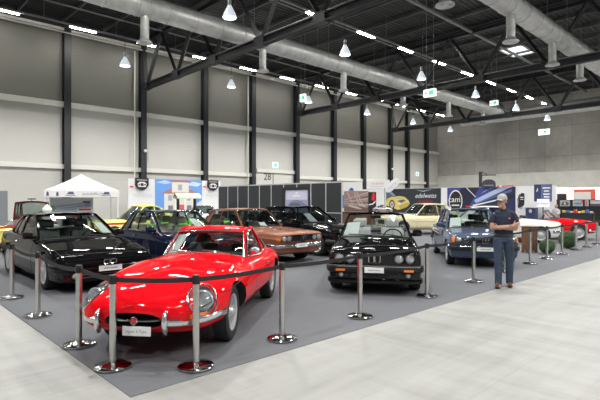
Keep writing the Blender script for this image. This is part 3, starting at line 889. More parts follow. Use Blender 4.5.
    # ---- wheels
    def wheels(s, root, style='alloy', track=None, rr=None, steer=0., face=None):
        sp = s.sp; R_ = sp['tyre']; tw = sp.get('tyre_w', .2); rim = rr or R_*.63
        first = None
        for ax in (sp['wb']/2, -sp['wb']/2):
            for sd in (1, -1):
                yc = sd*((track or sp.get('track', s.W-.02))-tw/2)
                if first is None:
                    t = MB(); h = tw/2
                    t.lathe([(rim-.012,-h*.75),(rim+.01,-h*.92),(rim+.04,-h),(R_-.035,-h),(R_-.01,-h*.86),(R_,-h*.6),(R_,h*.6),(R_-.01,h*.86),(R_-.035,h),(rim+.04,h),(rim+.01,h*.92),(rim-.012,h*.75)], 44, 'y')
                    for q in (-.35,0,.35): t.lathe([(R_+.0005, q*tw-.008),(R_-.006, q*tw),(R_+.0005, q*tw+.008)], 44, 'y')
                    o = t.build('wheel', M['rubber'], root); o.location = (ax, yc, R_)
                    if face == None: face = 'alloy'
                    r_ = MB(); h = tw/2; H = .92
                    r_.lathe([(rim-.012,-h*.75),(rim-.03,-h*.3),(rim-.03,h*.35),(rim-.02,h*.75),(rim+.004,h*.9),(rim+.012,h*.92)], 36, 'y')
                    if style == 'wire':
                        n = 30
                        for k in range(n):
                            a = 2*PI*k/n; a2 = a+(.45 if k % 2 else -.45)
                            r_.tube([(.045*math.cos(a), h*.55, .045*math.sin(a)), ((rim-.03)*math.cos(a2), h*(.5 if k % 4 < 2 else -.1), (rim-.03)*math.sin(a2))], .0045, 4, cap=False)
                        r_.lathe([(.06,-h*.2),(.055,h*.6),(.045,h*.8),(.035,h*.95),(.001,h*.98)], 18, 'y')
                        for a in (0, PI): r_.box(-.075*1 if a else .03, -.03 if a else .075, h*.93, h*.99, -.015, .015)
                        r_.lathe([(rim-.04, -h*.5),(.001,-h*.5)], 24, 'y', mi=1)
                    elif style == 'steel':
                        r_.lathe([(rim-.03,h*.35),(rim*.80,h*.30),(rim*.72,h*.48),(rim*.55,h*.52),(rim*.5,h*.72),(rim*.3,h*.86),(.001,h*.9)], 30, 'y')
                    else:
                        n = {'alloy': 7, 'five': 5, 'cross': 14, 'alpina': 20}[style]
                        r_.lathe([(.085,-h*.1),(.08,h*.62),(.06,h*.72),(.03,h*.76),(.001,h*.76)], 20, 'y')
                        wd = {'alloy': .024, 'five': .035, 'cross': .011, 'alpina': .009}[style]
                        for k in range(n):
                            a = 2*PI*k/n
                            offs = (0.,) if style != 'cross' else (.2,-.2)
                            for of in offs:
                                r_.tube([(.06*math.cos(a), h*.55, .06*math.sin(a)), ((rim*.6)*math.cos(a+of*.6), h*.68, (rim*.6)*math.sin(a+of*.6)), ((rim-.022)*math.cos(a+of), h*.66, (rim-.022)*math.sin(a+of))], [wd*1.25, wd, wd*1.15], 6)
                        r_.lathe([(rim-.025,-h*.3),(.001,-h*.3)], 24, 'y', mi=1)
                    q = r_.build('rim', [M[face], M['matblack']], o, angle=30)
                    first = o
                else:
                    o = first.copy(); COL.objects.link(o); o.parent = root; o.location = (ax, yc, R_)
                    c = first.children[0].copy(); COL.objects.link(c); c.parent = o
                o.rotation_euler = (0, 0, (0 if sd > 0 else PI)+(steer if ax > 0 else 0))
    # ---- fittings
    def lamp(s, root, y, z, r, name='headlight', depth_=.03, x=None, ring='chrome', lens='lens', d=1):
        x = x if x is not None else s.fx(y, z, d)
        if x is None: return
        m = MB(); m.lathe([(r*1.12,-.04*d),(r*1.14,depth_*.5*d),(r*1.05,depth_*d),(r*.98,depth_*.8*d),(r*.97,-.01*d)], 22, 'x', (x, y, z))
        o = m.build(name, M[ring], root)
        l = MB(); l.lathe([(r*.98,depth_*.5*d),(r*.8,depth_*.9*d),(r*.5,depth_*1.25*d),(r*.2,depth_*1.38*d),(.001,depth_*1.4*d)], 20, 'x', (x, y, z)); l.build('lens', M[lens], o)
    def panel(s, root, y0, y1, z0, z1, name, mat, off=.006, th=.03, d=1, n=8, parent=None):
        m = MB(); rows = []
        for i in range(n+1):
            y = y0+(y1-y0)*i/n; row = []
            for j in range(4):
                z = z0+(z1-z0)*j/3; x = s.fx(y, z, d); row.append(Vector(((x if x is not None else s.xf*d)+d*off, y, z)))
            rows.append(row)
        m.grid(rows); back = [[p-Vector((d*th,0,0)) for p in r_] for r_ in rows]
        for a, b in ((rows[0], back[0]), (rows[-1], back[-1]), ([r_[0] for r_ in rows], [r_[0] for r_ in back]), ([r_[-1] for r_ in rows], [r_[-1] for r_ in back])): m.grid([a, b])
        return m.build(name, M[mat], parent or root)
    def bumper(s, root, z, h, dp, xw, mat='chrome', off=.03, d=1, name='bumper', y_from=0., prof=None):
        W = s.row(xw)[3]; pts = []
        ys = [0, .2, .4, .55, .7, .8, .88]
        x_end = None; half = []
        for f in ys:
            y = f*s.W; x = s.fx(y, z, d)
            if x is None: continue
            if y >= y_from: half.append(Vector((x+d*off, y, z)))
        last = half[-1]; n = 6
        for i in range(1, n+1):
            x = last.x+(xw-last.x)*(i/n)**1.0
            y = s.sy(x, z, 1)
            if y is None: continue
            half.append(Vector((x, y+off*.8, z)))
        # soften the corner
        sm_ = [half[0]]+[(half[i-1]+half[i]*2+half[i+1])/4 for i in range(1, len(half)-1)]+[half[-1]]
        prof = prof or [(-dp,-h*.45),(-.005,-h*.5),(.012,-h*.32),(.018,0),(.012,h*.32),(-.005,h*.5),(-dp,h*.45)]
        o = None
        if y_from == 0:
            path = [Vector((p.x, -p.y, p.z)) for p in sm_[::-1]]+sm_[1:]
            if d < 0: path = path[::-1]
            m = MB(); m.sweep(path, prof); o = m.build(name, M[mat], root)
            return o
        for sd in (1, -1):
            path = [Vector((p.x, sd*p.y, p.z)) for p in sm_]
            if (sd < 0) != (d < 0): path = path[::-1]
            m = MB(); m.sweep(path, prof); o = m.build(name, M[mat], root)
        return o
    def kidney(s, root, w, h, z, gap=.008, off=.02, r=.009, inner='matblack', bars=7):
        for sd in (1, -1):
            yc = sd*(w/2+gap); x = (s.fx(yc, z) or s.xf)+off; xt = (s.fx(yc, z+h*.4) or x)+off; xb = (s.fx(yc, z-h*.4) or x)+off
            def X(zz): return xb+(xt-xb)*((zz-(z-h/2))/h)
            pts = []
            for k in range(24):
                a = 2*PI*k/24; cy, sz = math.cos(a), math.sin(a)
                yy = yc+math.copysign(abs(cy)**.35, cy)*w/2; zz = z+math.copysign(abs(sz)**.5, sz)*h/2; pts.append(Vector((X(zz), yy, zz)))
            m = MB(); m.tube(pts+[pts[0]], r, 6, cap=False); m.grid([pts+[pts[0]], [p-Vector((.05,0,0)) for p in pts+[pts[0]]]])
            o = m.build('kidney_grille', M['chrome'], root)
            b = MB(); b.poly([p-Vector((.012,0,0)) for p in pts])
            for k in range(1, bars): 
                yy = yc-w/2+w*k/bars; b.box(X(z)-.02+.004, X(z)+.0, yy-.003, yy+.003, z-h*.46, z+h*.46)
            b.build('grille_slats', M[inner], o)
    def plate(s, root, y, z, w, h, txt=None, off=.05, tilt=0., name='number_plate', x=None):
        x = (s.fx(y, z) or s.xf)+off if x is None else x
        m = MB(); m.rbox(-.006,.006,-w/2,w/2,-h/2,h/2,.004,seg=1); m.xf(Matrix.Translation((x, y, z)) @ Matrix.Rotation(tilt, 4, 'Y'))
        o = m.build(name, M['paper'], root)
        k = MB(); k.box(x+.0065, x+.0075, y-w*.30, y+w*.30, z-h*.10, z+h*.12)
        if not txt: k.build('print_line', mc_grey(), o, smooth=False)
        if txt:
            text('lettering', txt, h*.42, mc_grey(), o, (x+.008, y, z), rot=(PI/2, 0, PI/2), ext=.001)
        return o
    def paper(s, root, t0, t1, f0, f1):
        """a price sheet leaning inside the windscreen"""
        m = MB(); P = lambda t, f: s.L_f(t).lerp(s.U_f(t), f)-Vector((.03,0,.0))
        a = [P(t0, f0), P(t1, f0), P(t1, f1), P(t0, f1)]; m.poly(a); m.poly([p-Vector((.004,0,.002)) for p in a][::-1])
        for i in range(4): j = (i+1) % 4; m.poly([a[i], a[j], a[j]-Vector((.004,0,.002)), a[i]-Vector((.004,0,.002))])
        return m
def car_root(name, label, front_axle, ang, wb, group=None):
    d = Vector((math.cos(ang), math.sin(ang), 0)); p = Vector(front_axle)-d*(wb/2)
    return thing(name, label, 'car', (p.x, p.y, .009), ang, group)
def wheel_to_axle(pt, ang, half, left):
    """ground contact point of one front wheel's outer face -> front axle centre"""
    lv = Vector((-math.sin(ang), math.cos(ang), 0)); return Vector(pt)-lv*half*(1 if left else -1)
DOWN = -PI/2
# ================================================================ THE CARS
# ---------------------------------------------------------------- red coupe with the long bonnet
ET = dict(paint=M['red'], kind='round', nb=3.4, nt=2.35, wb=2.44, tyre=.325, tyre_w=.185, track=.755, arch_f=.365, arch_r=.345, step=.06,
    st=[(2.20,.41,.47,.545,.36),(2.16,.355,.47,.60,.50),(2.06,.295,.48,.665,.615),(1.92,.255,.50,.72,.695),(1.75,.235,.52,.765,.75),(1.5,.215,.54,.815,.795),
        (1.22,.205,.56,.85,.82),(.8,.20,.57,.89,.828),(.3,.195,.58,.915,.828),(0,.195,.58,.905,.828),(-.8,.20,.58,.89,.828),(-1.25,.22,.58,.875,.825),
        (-1.7,.30,.58,.835,.77),(-2.0,.38,.59,.785,.68),(-2.18,.45,.60,.74,.57),(-2.26,.52,.61,.69,.42)],
    bow_f=.0, bow_r=.0, bumps=[(.35,1.95,.7,0,.22,.03,.6),(.55,2.05,.8,.60,.20,.035,.6),(-2.0,-.5,.5,.66,.16,.04,.6)],
    cowl=.20, hood_x=2.1, hood_w=.97, doors=(.32,-.62), door_z=.30, deck=-5, handle_drop=-.10,
    tub=[(.18,.40),(.0,.58),(-.9,.60),(-1.4,.48),(-1.85,.36)], tub_z=.32,
    gh=dict(wb=.655, wb_f=.60, wb_r=.44, wr=.50, wr_f=.50, wr_r=.40, z=1.215, z_f=1.165, z_r=1.135, x=(.08,-.27,-1.15,-1.98), bow=.24, bow_r=.14, crown=.035,
            cuts=[(.415,.56),(.63,.93)], apil=.020, side_bulge=.03, screen_bulge=.02, bpil=.02), lining=M['leather_black'])
def et_cut(s, c):
    rows = []
    for x in (1.90, 2.5):
        rows.append([(x, .30*math.copysign(abs(math.cos(a))**.8, math.cos(a)), .435+.082*math.copysign(abs(math.sin(a))**.9, math.sin(a))) for a in [2*PI*k/28 for k in range(28)]])
    n = len(c.v); c.grid(rows, 3, closed=True); c.poly(rows[0][::-1], 3); c.poly(rows[1], 3)
    for sd in (-1, 1):
        c.ball((1.875, sd*.60, .605), .165, 20, 2, (1.15, .80, 1.0), Matrix.Rotation(sd*R(14), 3, 'Z') @ Matrix.Rotation(R(25), 3, 'Y'))
ET['cutters'] = et_cut
def make_etype(loc, ang):
    t = car_root('sports_coupe', 'glossy red long-bonnet sports coupe with chrome bumpers and wire wheels, nearest car behind the rope', loc, ang, 2.44)
    c = Car(ET); c.build_body(t); c.details(t)
    c.glasshouse(t, 'glass', chrome_frames=True); c.cabin(t, rows=(-.55,), wood=True, z0=.40, back_tilt=.35, hr=False)
    c.wheels(t, 'wire', track=.755, rr=.205, steer=R(2), face='wire')
    c.wipers(t, 'chrome', ((.05,.42),(-.42,-.05)))
    # headlights under oval covers
    for sd in (-1, 1):
        P = Vector((1.875, sd*.60, .605)); nrm = Vector((.80, sd*.30, .42)).normalized()
        t1 = Vector((0,0,1)).cross(nrm).normalized(); t2 = nrm.cross(t1)
        def pr(u, v, off=.004):
            o = P+t1*u+t2*v; h = c.bvh.ray_cast(o+nrm*.6, -nrm)
            return (h[0]+h[1]*off) if h[0] else o
        ring = [pr(.15*math.cos(a), .195*math.sin(a)) for a in [2*PI*k/32 for k in range(32)]]
        m = MB(); m.tube(ring+[ring[0]], .011, 8, cap=False); o = m.build('headlight', M['chrome'], t)
        g = MB(); rows = [[pr(.15*f*math.cos(a), .195*f*math.sin(a), .004+.012*(1-f*f)) for a in [2*PI*k/32 for k in range(33)]] for f in (.01,.3,.6,.85,1.)]
        g.grid(rows); g.build('headlight_cover', M['clear'], o)
        l = MB(); l.lathe([(.098,-.10),(.10,.0),(.088,.012),(.08,.02),(.05,.035),(.001,.042)], 24, 'x', (0,0,0)); l.lathe([(.10,-.05),(.112,.0),(.10,.018),(.088,.012)], 24, 'x')
        l.xf(Matrix.Translation(P+Vector((-.02, 0, -.02))) @ Matrix.Rotation(sd*R(6), 4, 'Z')); l.build('lens', M['lens'], o)
    # mouth bar with badge, bumpers and overriders
    x = 2.135
    m = MB(); m.tube([(x-.04,-.31,.437),(x+.03,-.16,.437),(x+.045,0,.437),(x+.03,.16,.437),(x-.04,.31,.437)], .013, 8); o = m.build('grille_bar', M['chrome'], t)
    b = MB(); b.lathe([(.036,.045),(.036,.058),(.028,.062),(.001,.064)], 20, 'x', (x,0,.437)); b.build('badge', M['redlens'], o)
    k = MB(); k.lathe([(.037,.055),(.042,.060),(.036,.066),(.033,.06)], 20, 'x', (x,0,.437)); k.build('badge_ring', M['chrome'], o)
    m = MB()
    for q in range(-2, 3): m.box(1.93, 1.96, q*.11-.04, q*.11+.04, .385, .41)
    m.build('air_intake', M['black'], t)
    c.bumper(t, .425, .075, .03, 1.62, off=.012, y_from=.27)
    for sd in (-1, 1):
        xx = c.fx(sd*.35, .43)
        m = MB(); m.tube([(xx+.02, sd*.35, .325),(xx+.05, sd*.35, .37),(xx+.06, sd*.35, .44),(xx+.045, sd*.35, .51),(xx+.01, sd*.35, .54)], [.02,.034,.038,.034,.02], 12, flat=(1.1,.8)); m.build('overrider', M['chrome'], t)
        c.panel(t, *sorted((sd*.56, sd*.68)), .455, .50, 'indicator', 'amber', off=.012)
    c.plate(t, 0.03, .335, .30, .095, 'Jaguar E Type', off=.03, x=2.19)
    p = c.paper(t, -.97, -.62, .03, .85); p.build('price_sheet', M['paper'], t, smooth=False)
    m = MB(); m.tube([c.U_f(0)+Vector((-.02,0,0)), c.U_f(0)+Vector((-.05,0,-.05))], .008, 6); m.rbox(-.39,-.37,-.10,.10,1.10,1.15,.01); m.build('interior_mirror', M['chrome'], t)
    c.mirror(t, -.02, (1,), chrome=True, out=.05, up=.03)
    # rear lamps and bumper
    c.bumper(t, .50, .07, .03, -1.75, off=.012, d=-1, y_from=.25, name='rear_bumper')
    for sd in (-1, 1): c.panel(t, *sorted((sd*.36, sd*.48)), .56, .61, 'tail_light', 'redlens', d=-1, off=.01)
    for sd in (-1, 1):
        m = MB(); m.tube([(-2.1, sd*.05, .27), (-2.35, sd*.05, .26)], .03, 10); m.build('exhaust', M['chrome'], t)
    return t, c
# ---------------------------------------------------------------- a family of boxy coupes, saloons and an open car
def boxcar(name, label, loc, ang, sp, *, seat='leather_black', wheel='alloy', rr=None, face='alloy', lamps=(), lamp_r=.075, kid=None, grille=None, ind=None, bump=None,
           plate=None, sheet=None, glass='glass', chrome_frames=False, frame=None, roofp=None, trim=None, tails=True, mirror=(1,-1), rows=(0.,-.85), fog=None, steer=0., group=None, back=False, z0=.45, hr=True, chrome_mirror=False):
    t = car_root(name, label, loc, ang, sp['wb'], group)
    c = Car(sp); c.build_body(t); c.details(t, trim_z=trim)
    c.glasshouse(t, glass, frame=frame, roof_paint=roofp, chrome_frames=chrome_frames)
    c.cabin(t, seat, rows, z0=z0, hr=hr); c.wheels(t, wheel, rr=rr, face=face, steer=steer); c.wipers(t)
    if mirror: c.mirror(t, sp['gh']['x'][0]-.28, mirror, chrome=chrome_mirror)
    if grille:
        (hw, z0_, z1_) = grille
        c.panel(t, -hw, hw, z0_, z1_, 'grille', 'matblack', off=.004, n=16)
        m = MB()
        for k in range(1, 5):
            z = z0_+(z1_-z0_)*k/5; m.join(c.seam(None, c.lin((-hw, z), (hw, z), 16), 'x', .0045, off=.006))
        m.build('grille_slats', M['black'], t.children[-1])
    for (y, z) in lamps:
        for sd in (-1, 1): c.lamp(t, sd*y, z, lamp_r)
    if kid: c.kidney(t, *kid)
    if ind:
        for sd in (-1, 1): c.panel(t, *sorted((sd*ind[0], sd*ind[1])), ind[2], ind[3], 'indicator', 'amber', off=.01)
    if bump:
        z, h, dp, mat, off = bump
        c.bumper(t, z, h, dp, sp['wb']/2+.40, mat, off=off); c.bumper(t, z+.02, h, dp, -sp['wb']/2-.42, mat, off=off, d=-1, name='rear_bumper')
    if fog:
        for sd in (-1, 1): c.lamp(t, sd*fog[0], fog[1], fog[2], 'fog_light', ring='black')
    if plate:
        c.plate(t, plate[0], plate[1], plate[2], plate[3], plate[4] if len(plate) > 4 else None, off=(bump[4]+.03 if bump else .03))
    if sheet: c.paper(t, *sheet).build('price_sheet', M['paper'], t, smooth=False)
    if tails:
        W = c.row(c.xr)[3]; z = c.row(c.xr)[1]-.16
        for sd in (-1, 1): c.panel(t, *sorted((sd*.42*W/.8, sd*.80*W/.8)), z-.07, z+.07, 'tail_light', 'redlens', d=-1, off=.008)
    return t, c
BMW_KID = (.085, .17)
def sp_850(paint): return dict(paint=paint, wb=2.684, tyre=.325, tyre_w=.235, track=.92, arch_f=.37, arch_r=.365, crease=0, shoulder=.90, tum=.012,
    st=[(2.30,.20,.57,.60,.86),(2.16,.185,.635,.665,.905),(1.75,.18,.71,.75,.925),(1.34,.18,.76,.81,.93),(.75,.18,.83,.885,.93),(0,.18,.86,.90,.93),(-1.34,.19,.90,.93,.925),(-2.2,.24,.91,.945,.89),(-2.47,.30,.87,.905,.84)],
    bow_f=.20, bow_r=.16, rake_f=-.12, cowl=.80, hood_x=2.2, doors=(.62,-.72), deck=-1.95,
    tub=[(.70,.55),(.45,.76),(-1.2,.74),(-1.7,.6)], gh=dict(wb=.79, wr=.60, wb_f=.79, wb_r=.68, z=1.335, x=(.62,-.22,-1.2,-1.92), bow=.22, bow_r=.12, cuts=[(.52,.58),(.80,.93)], crown=.045))
def sp_e24(paint): return dict(paint=paint, wb=2.626, tyre=.32, tyre_w=.21, track=.86, arch_f=.36, crease=1,
    st=[(2.27,.24,.70,.72,.80),(2.14,.21,.755,.78,.845),(1.31,.19,.82,.87,.862),(.72,.19,.86,.91,.862),(0,.19,.88,.91,.862),(-1.31,.20,.88,.92,.86),(-2.1,.25,.87,.90,.84),(-2.45,.32,.82,.85,.80)],
    bow_f=.12, bow_r=.10, rake_f=.22, cowl=.74, hood_x=2.15, doors=(.60,-.70), deck=-1.75,
    tub=[(.62,.55),(.42,.70),(-1.15,.68),(-1.6,.55)], gh=dict(wb=.74, wr=.585, wb_r=.66, z=1.365, x=(.58,-.10,-1.15,-1.75), bow=.14, bow_r=.10, cuts=[(.53,.55),(.80,.86)], crown=.035))
def sp_e9(paint): return dict(paint=paint, wb=2.625, tyre=.325, tyre_w=.19, track=.825, arch_f=.36, crease=1,
    st=[(2.17,.30,.76,.78,.78),(2.05,.25,.795,.82,.81),(1.31,.21,.82,.87,.832),(.74,.20,.85,.90,.835),(0,.20,.86,.90,.835),(-1.31,.21,.85,.89,.83),(-2.1,.26,.82,.86,.81),(-2.45,.34,.76,.80,.77)],
    bow_f=.10, bow_r=.08, rake_f=.20, vnose=.06, cowl=.74, hood_x=2.08, doors=(.60,-.70), deck=-1.75,
    tub=[(.62,.52),(.42,.68),(-1.15,.66),(-1.6,.5)], gh=dict(wb=.71, wr=.57, wb_r=.62, z=1.37, x=(.56,.02,-1.12,-1.68), bow=.13, bow_r=.10, cuts=[(.54,.55),(.84,.90)], crown=.05, apil=.022, bpil=.014))
def sp_e30(paint): return dict(paint=paint, wb=2.57, tyre=.31, tyre_w=.205, track=.82, arch_f=.35, crease=0, shoulder=.90,
    st=[(2.05,.20,.725,.745,.765),(1.93,.185,.765,.79,.80),(1.28,.18,.82,.875,.822),(.68,.18,.865,.92,.823),(0,.18,.89,.92,.823),(-1.28,.19,.90,.93,.82),(-1.9,.22,.90,.94,.80),(-2.25,.28,.87,.90,.76)],
    bow_f=.07, bow_r=.06, rake_f=.03, cowl=.68, hood_x=1.98, doors=(.55,-.62), deck=-1.62, trim_mat=M['leather_grey'],
    tub=[(.50,.50),(.34,.68),(-1.0,.68),(-1.12,.64)], gh=dict(wb=.715, wr=.56, wb_r=.66, z=1.36, x=(.52,-.02,-1.0,-1.6), bow=.13, cuts=[(.5,.5)], crown=.03))
def sp_e21(paint): return dict(paint=paint, wb=2.563, tyre=.305, tyre_w=.19, track=.805, arch_f=.345, crease=1,
    st=[(2.02,.24,.73,.75,.765),(1.90,.22,.775,.80,.79),(1.28,.19,.82,.87,.804),(.68,.19,.86,.91,.805),(0,.19,.88,.91,.805),(-1.28,.20,.88,.92,.80),(-1.9,.24,.87,.90,.785),(-2.3,.32,.83,.86,.75)],
    bow_f=.08, bow_r=.07, rake_f=.20, cowl=.69, hood_x=1.95, doors=(.55,-.62), deck=-1.66,
    tub=[(.56,.50),(.38,.66),(-1.1,.64),(-1.5,.5)], gh=dict(wb=.69, wr=.54, wb_r=.63, z=1.38, x=(.54,-.02,-1.12,-1.62), bow=.12, bow_r=.09, cuts=[(.50,.50),(.82,.84)], crown=.04, bpil=.03))
def sp_sedan(paint): return dict(paint=paint, wb=2.76, tyre=.32, tyre_w=.22, track=.875, arch_f=.36, crease=0, shoulder=.90, tum=.01,
    st=[(2.20,.20,.71,.74,.82),(2.06,.19,.77,.80,.86),(1.38,.19,.84,.90,.875),(.85,.19,.89,.94,.877),(0,.19,.92,.95,.877),(-1.38,.20,.93,.97,.87),(-2.1,.25,.92,.97,.85),(-2.5,.32,.88,.92,.80)],
    bow_f=.12, bow_r=.08, rake_f=.08, cowl=.86, hood_x=2.1, doors=(.78,-1.05,-.18), deck=-1.9,
    tub=[(.74,.55),(.55,.74),(-1.25,.72),(-1.7,.6)], gh=dict(wb=.765, wr=.60, wb_r=.68, z=1.42, x=(.74,.02,-1.2,-1.86), bow=.15, bow_r=.1, cuts=[(.40,.42),(.73,.80),(.84,.92)], crown=.04, bpil=.032))
def sp_classic(paint): return dict(paint=paint, wb=2.62, tyre=.325, tyre_w=.175, track=.82, arch_f=.355, kind='round', blunt=1, nb=4.2, nt=3.4,
    st=[(2.10,.34,.58,.80,.70),(1.98,.26,.58,.86,.78),(1.31,.22,.58,.93,.84),(.70,.21,.58,.97,.845),(0,.21,.58,.97,.845),(-1.31,.22,.58,.96,.84),(-2.0,.28,.58,.90,.80),(-2.45,.36,.58,.80,.70)],
    bow_f=.10, bow_r=.14, cowl=.72, hood_x=2.0, doors=(.60,-.66), deck=-1.8, handle_drop=-.18, bumps=[(.9,2.1,.3,.62,.16,.03,.6)],
    tub=[(.60,.50),(.42,.66),(-1.15,.64),(-1.6,.5)], gh=dict(wb=.70, wr=.56, wb_r=.60, z=1.44, x=(.58,.02,-1.10,-1.80), bow=.14, bow_r=.14, cuts=[(.50,.50),(.80,.88)], crown=.06, side_bulge=.035, apil=.022, bpil=.016))
def sp_roadster(paint, zs=1.): return dict(paint=paint, wb=2.45, tyre=.31, tyre_w=.18, track=.765, arch_f=.345, kind='round', blunt=1, nb=4.2, nt=3.2,
    st=[(1.98,.33,.55,.69,.62),(1.86,.27,.55,.755,.71),(1.22,.22,.55,.83,.775),(.60,.21,.55,.875,.785),(0,.20,.55,.87,.785),(-1.22,.21,.56,.86,.78),(-1.8,.28,.56,.82,.73),(-2.15,.36,.56,.72,.64)],
    bow_f=.12, bow_r=.14, cowl=.66, hood_x=1.88, doors=(.45,-.50), deck=-1.4, handle_drop=-.2, bumps=[(.8,1.95,.3,.56,.15,.03,.6)], trim_mat=M['leather_black'],
    tub=[(.46,.46),(.32,.62),(-.75,.62),(-.85,.56)], gh=dict(wb=.66, wr=.54, wb_r=.6, z=1.20, x=(.48,.14,-.8,-1.3), bow=.12, cuts=[(.5,.5)], crown=.02))
def sp_fastback(paint): return dict(paint=paint, wb=2.35, tyre=.315, tyre_w=.22, track=.86, arch_f=.36, kind='round', blunt=1, nb=4.2, nt=2.9,
    st=[(2.05,.30,.48,.62,.62),(1.92,.22,.50,.70,.76),(1.17,.19,.54,.84,.87),(.60,.19,.56,.90,.87),(0,.19,.57,.92,.87),(-1.17,.20,.58,.94,.875),(-1.8,.26,.58,.86,.82),(-2.2,.36,.58,.72,.70)],
    bow_f=.16, bow_r=.18, cowl=.56, hood_x=1.95, doors=(.50,-.62), deck=-1.5, handle_drop=-.14, bumps=[(.8,2.0,.3,.62,.17,.07,.5)],
    tub=[(.52,.50),(.34,.66),(-.9,.62),(-1.2,.5)], gh=dict(wb=.73, wr=.55, wb_r=.62, wr_r=.5, z=1.33, z_r=1.22, x=(.48,-.10,-.85,-1.62), bow=.16, bow_r=.12, cuts=[(.50,.55),(.76,.90)], crown=.06, side_bulge=.035))
def openbits(c, t, seat, chrome=False):
    """windscreen frame stays, roof and side glass go: cover for the folded hood"""
    g = c.sp['gh']; x0, x1 = c.sp['tub'][-1][0], c.sp['tub'][-1][0]-.42
    m = MB(); rows = []
    for i in range(7):
        x = x0+.06+(x1-x0-.06)*i/6; rows.append([Vector((x, y, (c.tz(x, y) or .9)+.035*math.sin(PI*i/6)+.008)) for y in [g['wb_r']*(-1+2*k/10) for k in range(11)]])
    m.grid(rows); low = [[p-Vector((0,0,.05)) for p in r_] for r_ in rows]
    for k in (0, 10): m.grid([[r_[k] for r_ in rows], [r_[k] for r_ in low]])
    m.grid([rows[0], low[0]]); m.grid([rows[-1], low[-1]]); m.build('hood_cover', M['matblack'], t)
def opencar(name, label, loc, ang, sp, seat, rows, **k):
    sp['gh'] = dict(sp['gh']); sp['gh'].update(no_roof=True, no_rear=True)
    t = car_root(name, label, loc, ang, sp['wb'], k.get('group')); c = Car(sp); c.build_body(t); c.details(t, trim_z=k.get('trim'))
    g = sp['gh']; 
    # windscreen and frame only
    wbf, wrf = g['wb'], g.get('wr_f', g['wr']); N = 12; ts = [-1+2*i/N for i in range(N+1)]; bw = g['bow']; zf = g['z']-.03
    def L_f(t_): y = wbf*t_; x = g['x'][0]+bw*(1-t_*t_); return Vector((x, y, (c.tz(x, y) or .9)-.01))
    def U_f(t_): return Vector((g['x'][1]+bw*.7*(1-t_*t_), wrf*t_, zf+.03*(1-t_*t_)))
    c.L_f, c.U_f = L_f, U_f
    m = MB(); m.grid([[L_f(q).lerp(U_f(q), kk/3) for q in ts] for kk in range(4)]); m.build('windscreen', M['glass'], t)
    f = MB(); r_ = k.get('frame_r', .026)
    f.tube([L_f(-1)]+[L_f(-1).lerp(U_f(-1), .5)]+[U_f(q) for q in ts]+[L_f(1).lerp(U_f(1), .5), L_f(1)], r_, 8); f.build('windscreen_frame', M[k.get('frame_mat', 'chrome')] if isinstance(k.get('frame_mat', 'chrome'), str) else k['frame_mat'], t)
    s_ = MB(); s_.tube([L_f(q)+Vector((.01,0,.012)) for q in ts], .012, 6); s_.build('screen_seal', M['matblack'], t)
    mi = MB(); p = U_f(0); mi.rbox(p.x-.10, p.x-.08, -.11, .11, p.z-.11, p.z-.05, .01); mi.tube([p-Vector((.01,0,.02)), p-Vector((.08,0,.06))], .008, 6); mi.build('interior_mirror', M['black'], t)
    c.cabin(t, seat, rows, hr=k.get('hr', True), wood=False); c.wheels(t, k.get('wheel', 'alloy'), face=k.get('face', 'alloy')); c.wipers(t); openbits(c, t, seat)
    if k.get('mirror', True): c.mirror(t, g['x'][0]-.25, (1,-1), chrome=k.get('chrome_mirror', False))
    return t, c
# ---------------------------------------------------------------- every car in its place
UPD = PI     # heading back along the long wall
et, c_et = make_etype(C(-1.53, 5.64), head(-.130, -.990))

# black wedge coupe on the left
p = wheel_to_axle(G(42, 290), DOWN, .92, False)
t, c = boxcar('coupe', 'black low wedge-nosed coupe with retracted headlights, left of the red coupe', p, DOWN, sp_850(M['blackp']), seat='leather_black', wheel='cross', rr=.215,
    sheet=(.62, .92, .18, .62), plate=(.0, .40, .42, .10), bump=(.42, .10, .03, 'blackp', .012), kid=(.105, .085, .52), fog=(.62, .30, .05))
m = MB()
for z in (.26, .31): m.join(c.seam(None, c.lin((-.55, z), (.55, z), 16), 'x', .012, off=.004))
m.build('air_intake', M['matblack'], t)
m = MB()
for sd in (-1, 1):
    q = [(2.08, sd*.34), (2.08, sd*.66), (1.84, sd*.68), (1.84, sd*.34), (2.08, sd*.34)]
    pts = []
    for i in range(4): pts += c.lin(q[i], q[i+1], 5)
    m.join(c.seam(None, pts, 'z', .004, off=-.001))
m.build('lamp_cover_gap', M['matblack'], t)
b = MB(); x = 2.16; b.lathe([(.038,-.004),(.038,.006),(.001,.008)], 18, 'z', (x, 0, c.tz(x, 0))); b.build('badge', M['chrome'], t)

# dark blue coupe behind the red one
boxcar('coupe', 'dark navy blue coupe parked behind the red coupe and beside the black wedge coupe', C(-2.2, 10.9), DOWN, sp_e24(M['navyp']), seat='leather_cream', wheel='cross',
    lamps=((.62,.63),(.44,.63)), kid=(.08,.15,.63), grille=(.72,.56,.71), ind=(.70,.80,.44,.48), bump=(.45,.10,.05,'chrome',.03), plate=(0,.44,.42,.1), sheet=(.30,.62,.1,.6), chrome_frames=True)

# brown coupe
p = wheel_to_axle(G(302, 258), DOWN, .80, True)
t, c = boxcar('coupe', 'metallic brown coupe with four round headlamps and tall chrome grille, behind the red coupe', p, DOWN, sp_e9(M['brownp']), seat='leather_black', wheel='alpina',
    lamps=((.62,.67),(.45,.67)), kid=(.07,.24,.665), grille=(.70,.59,.75), ind=(.71,.79,.62,.70), bump=(.47,.09,.05,'chrome',.03), plate=(.0,.47,.40,.10), chrome_frames=True, sheet=(-.2,.1,.02,.25), chrome_mirror=True)

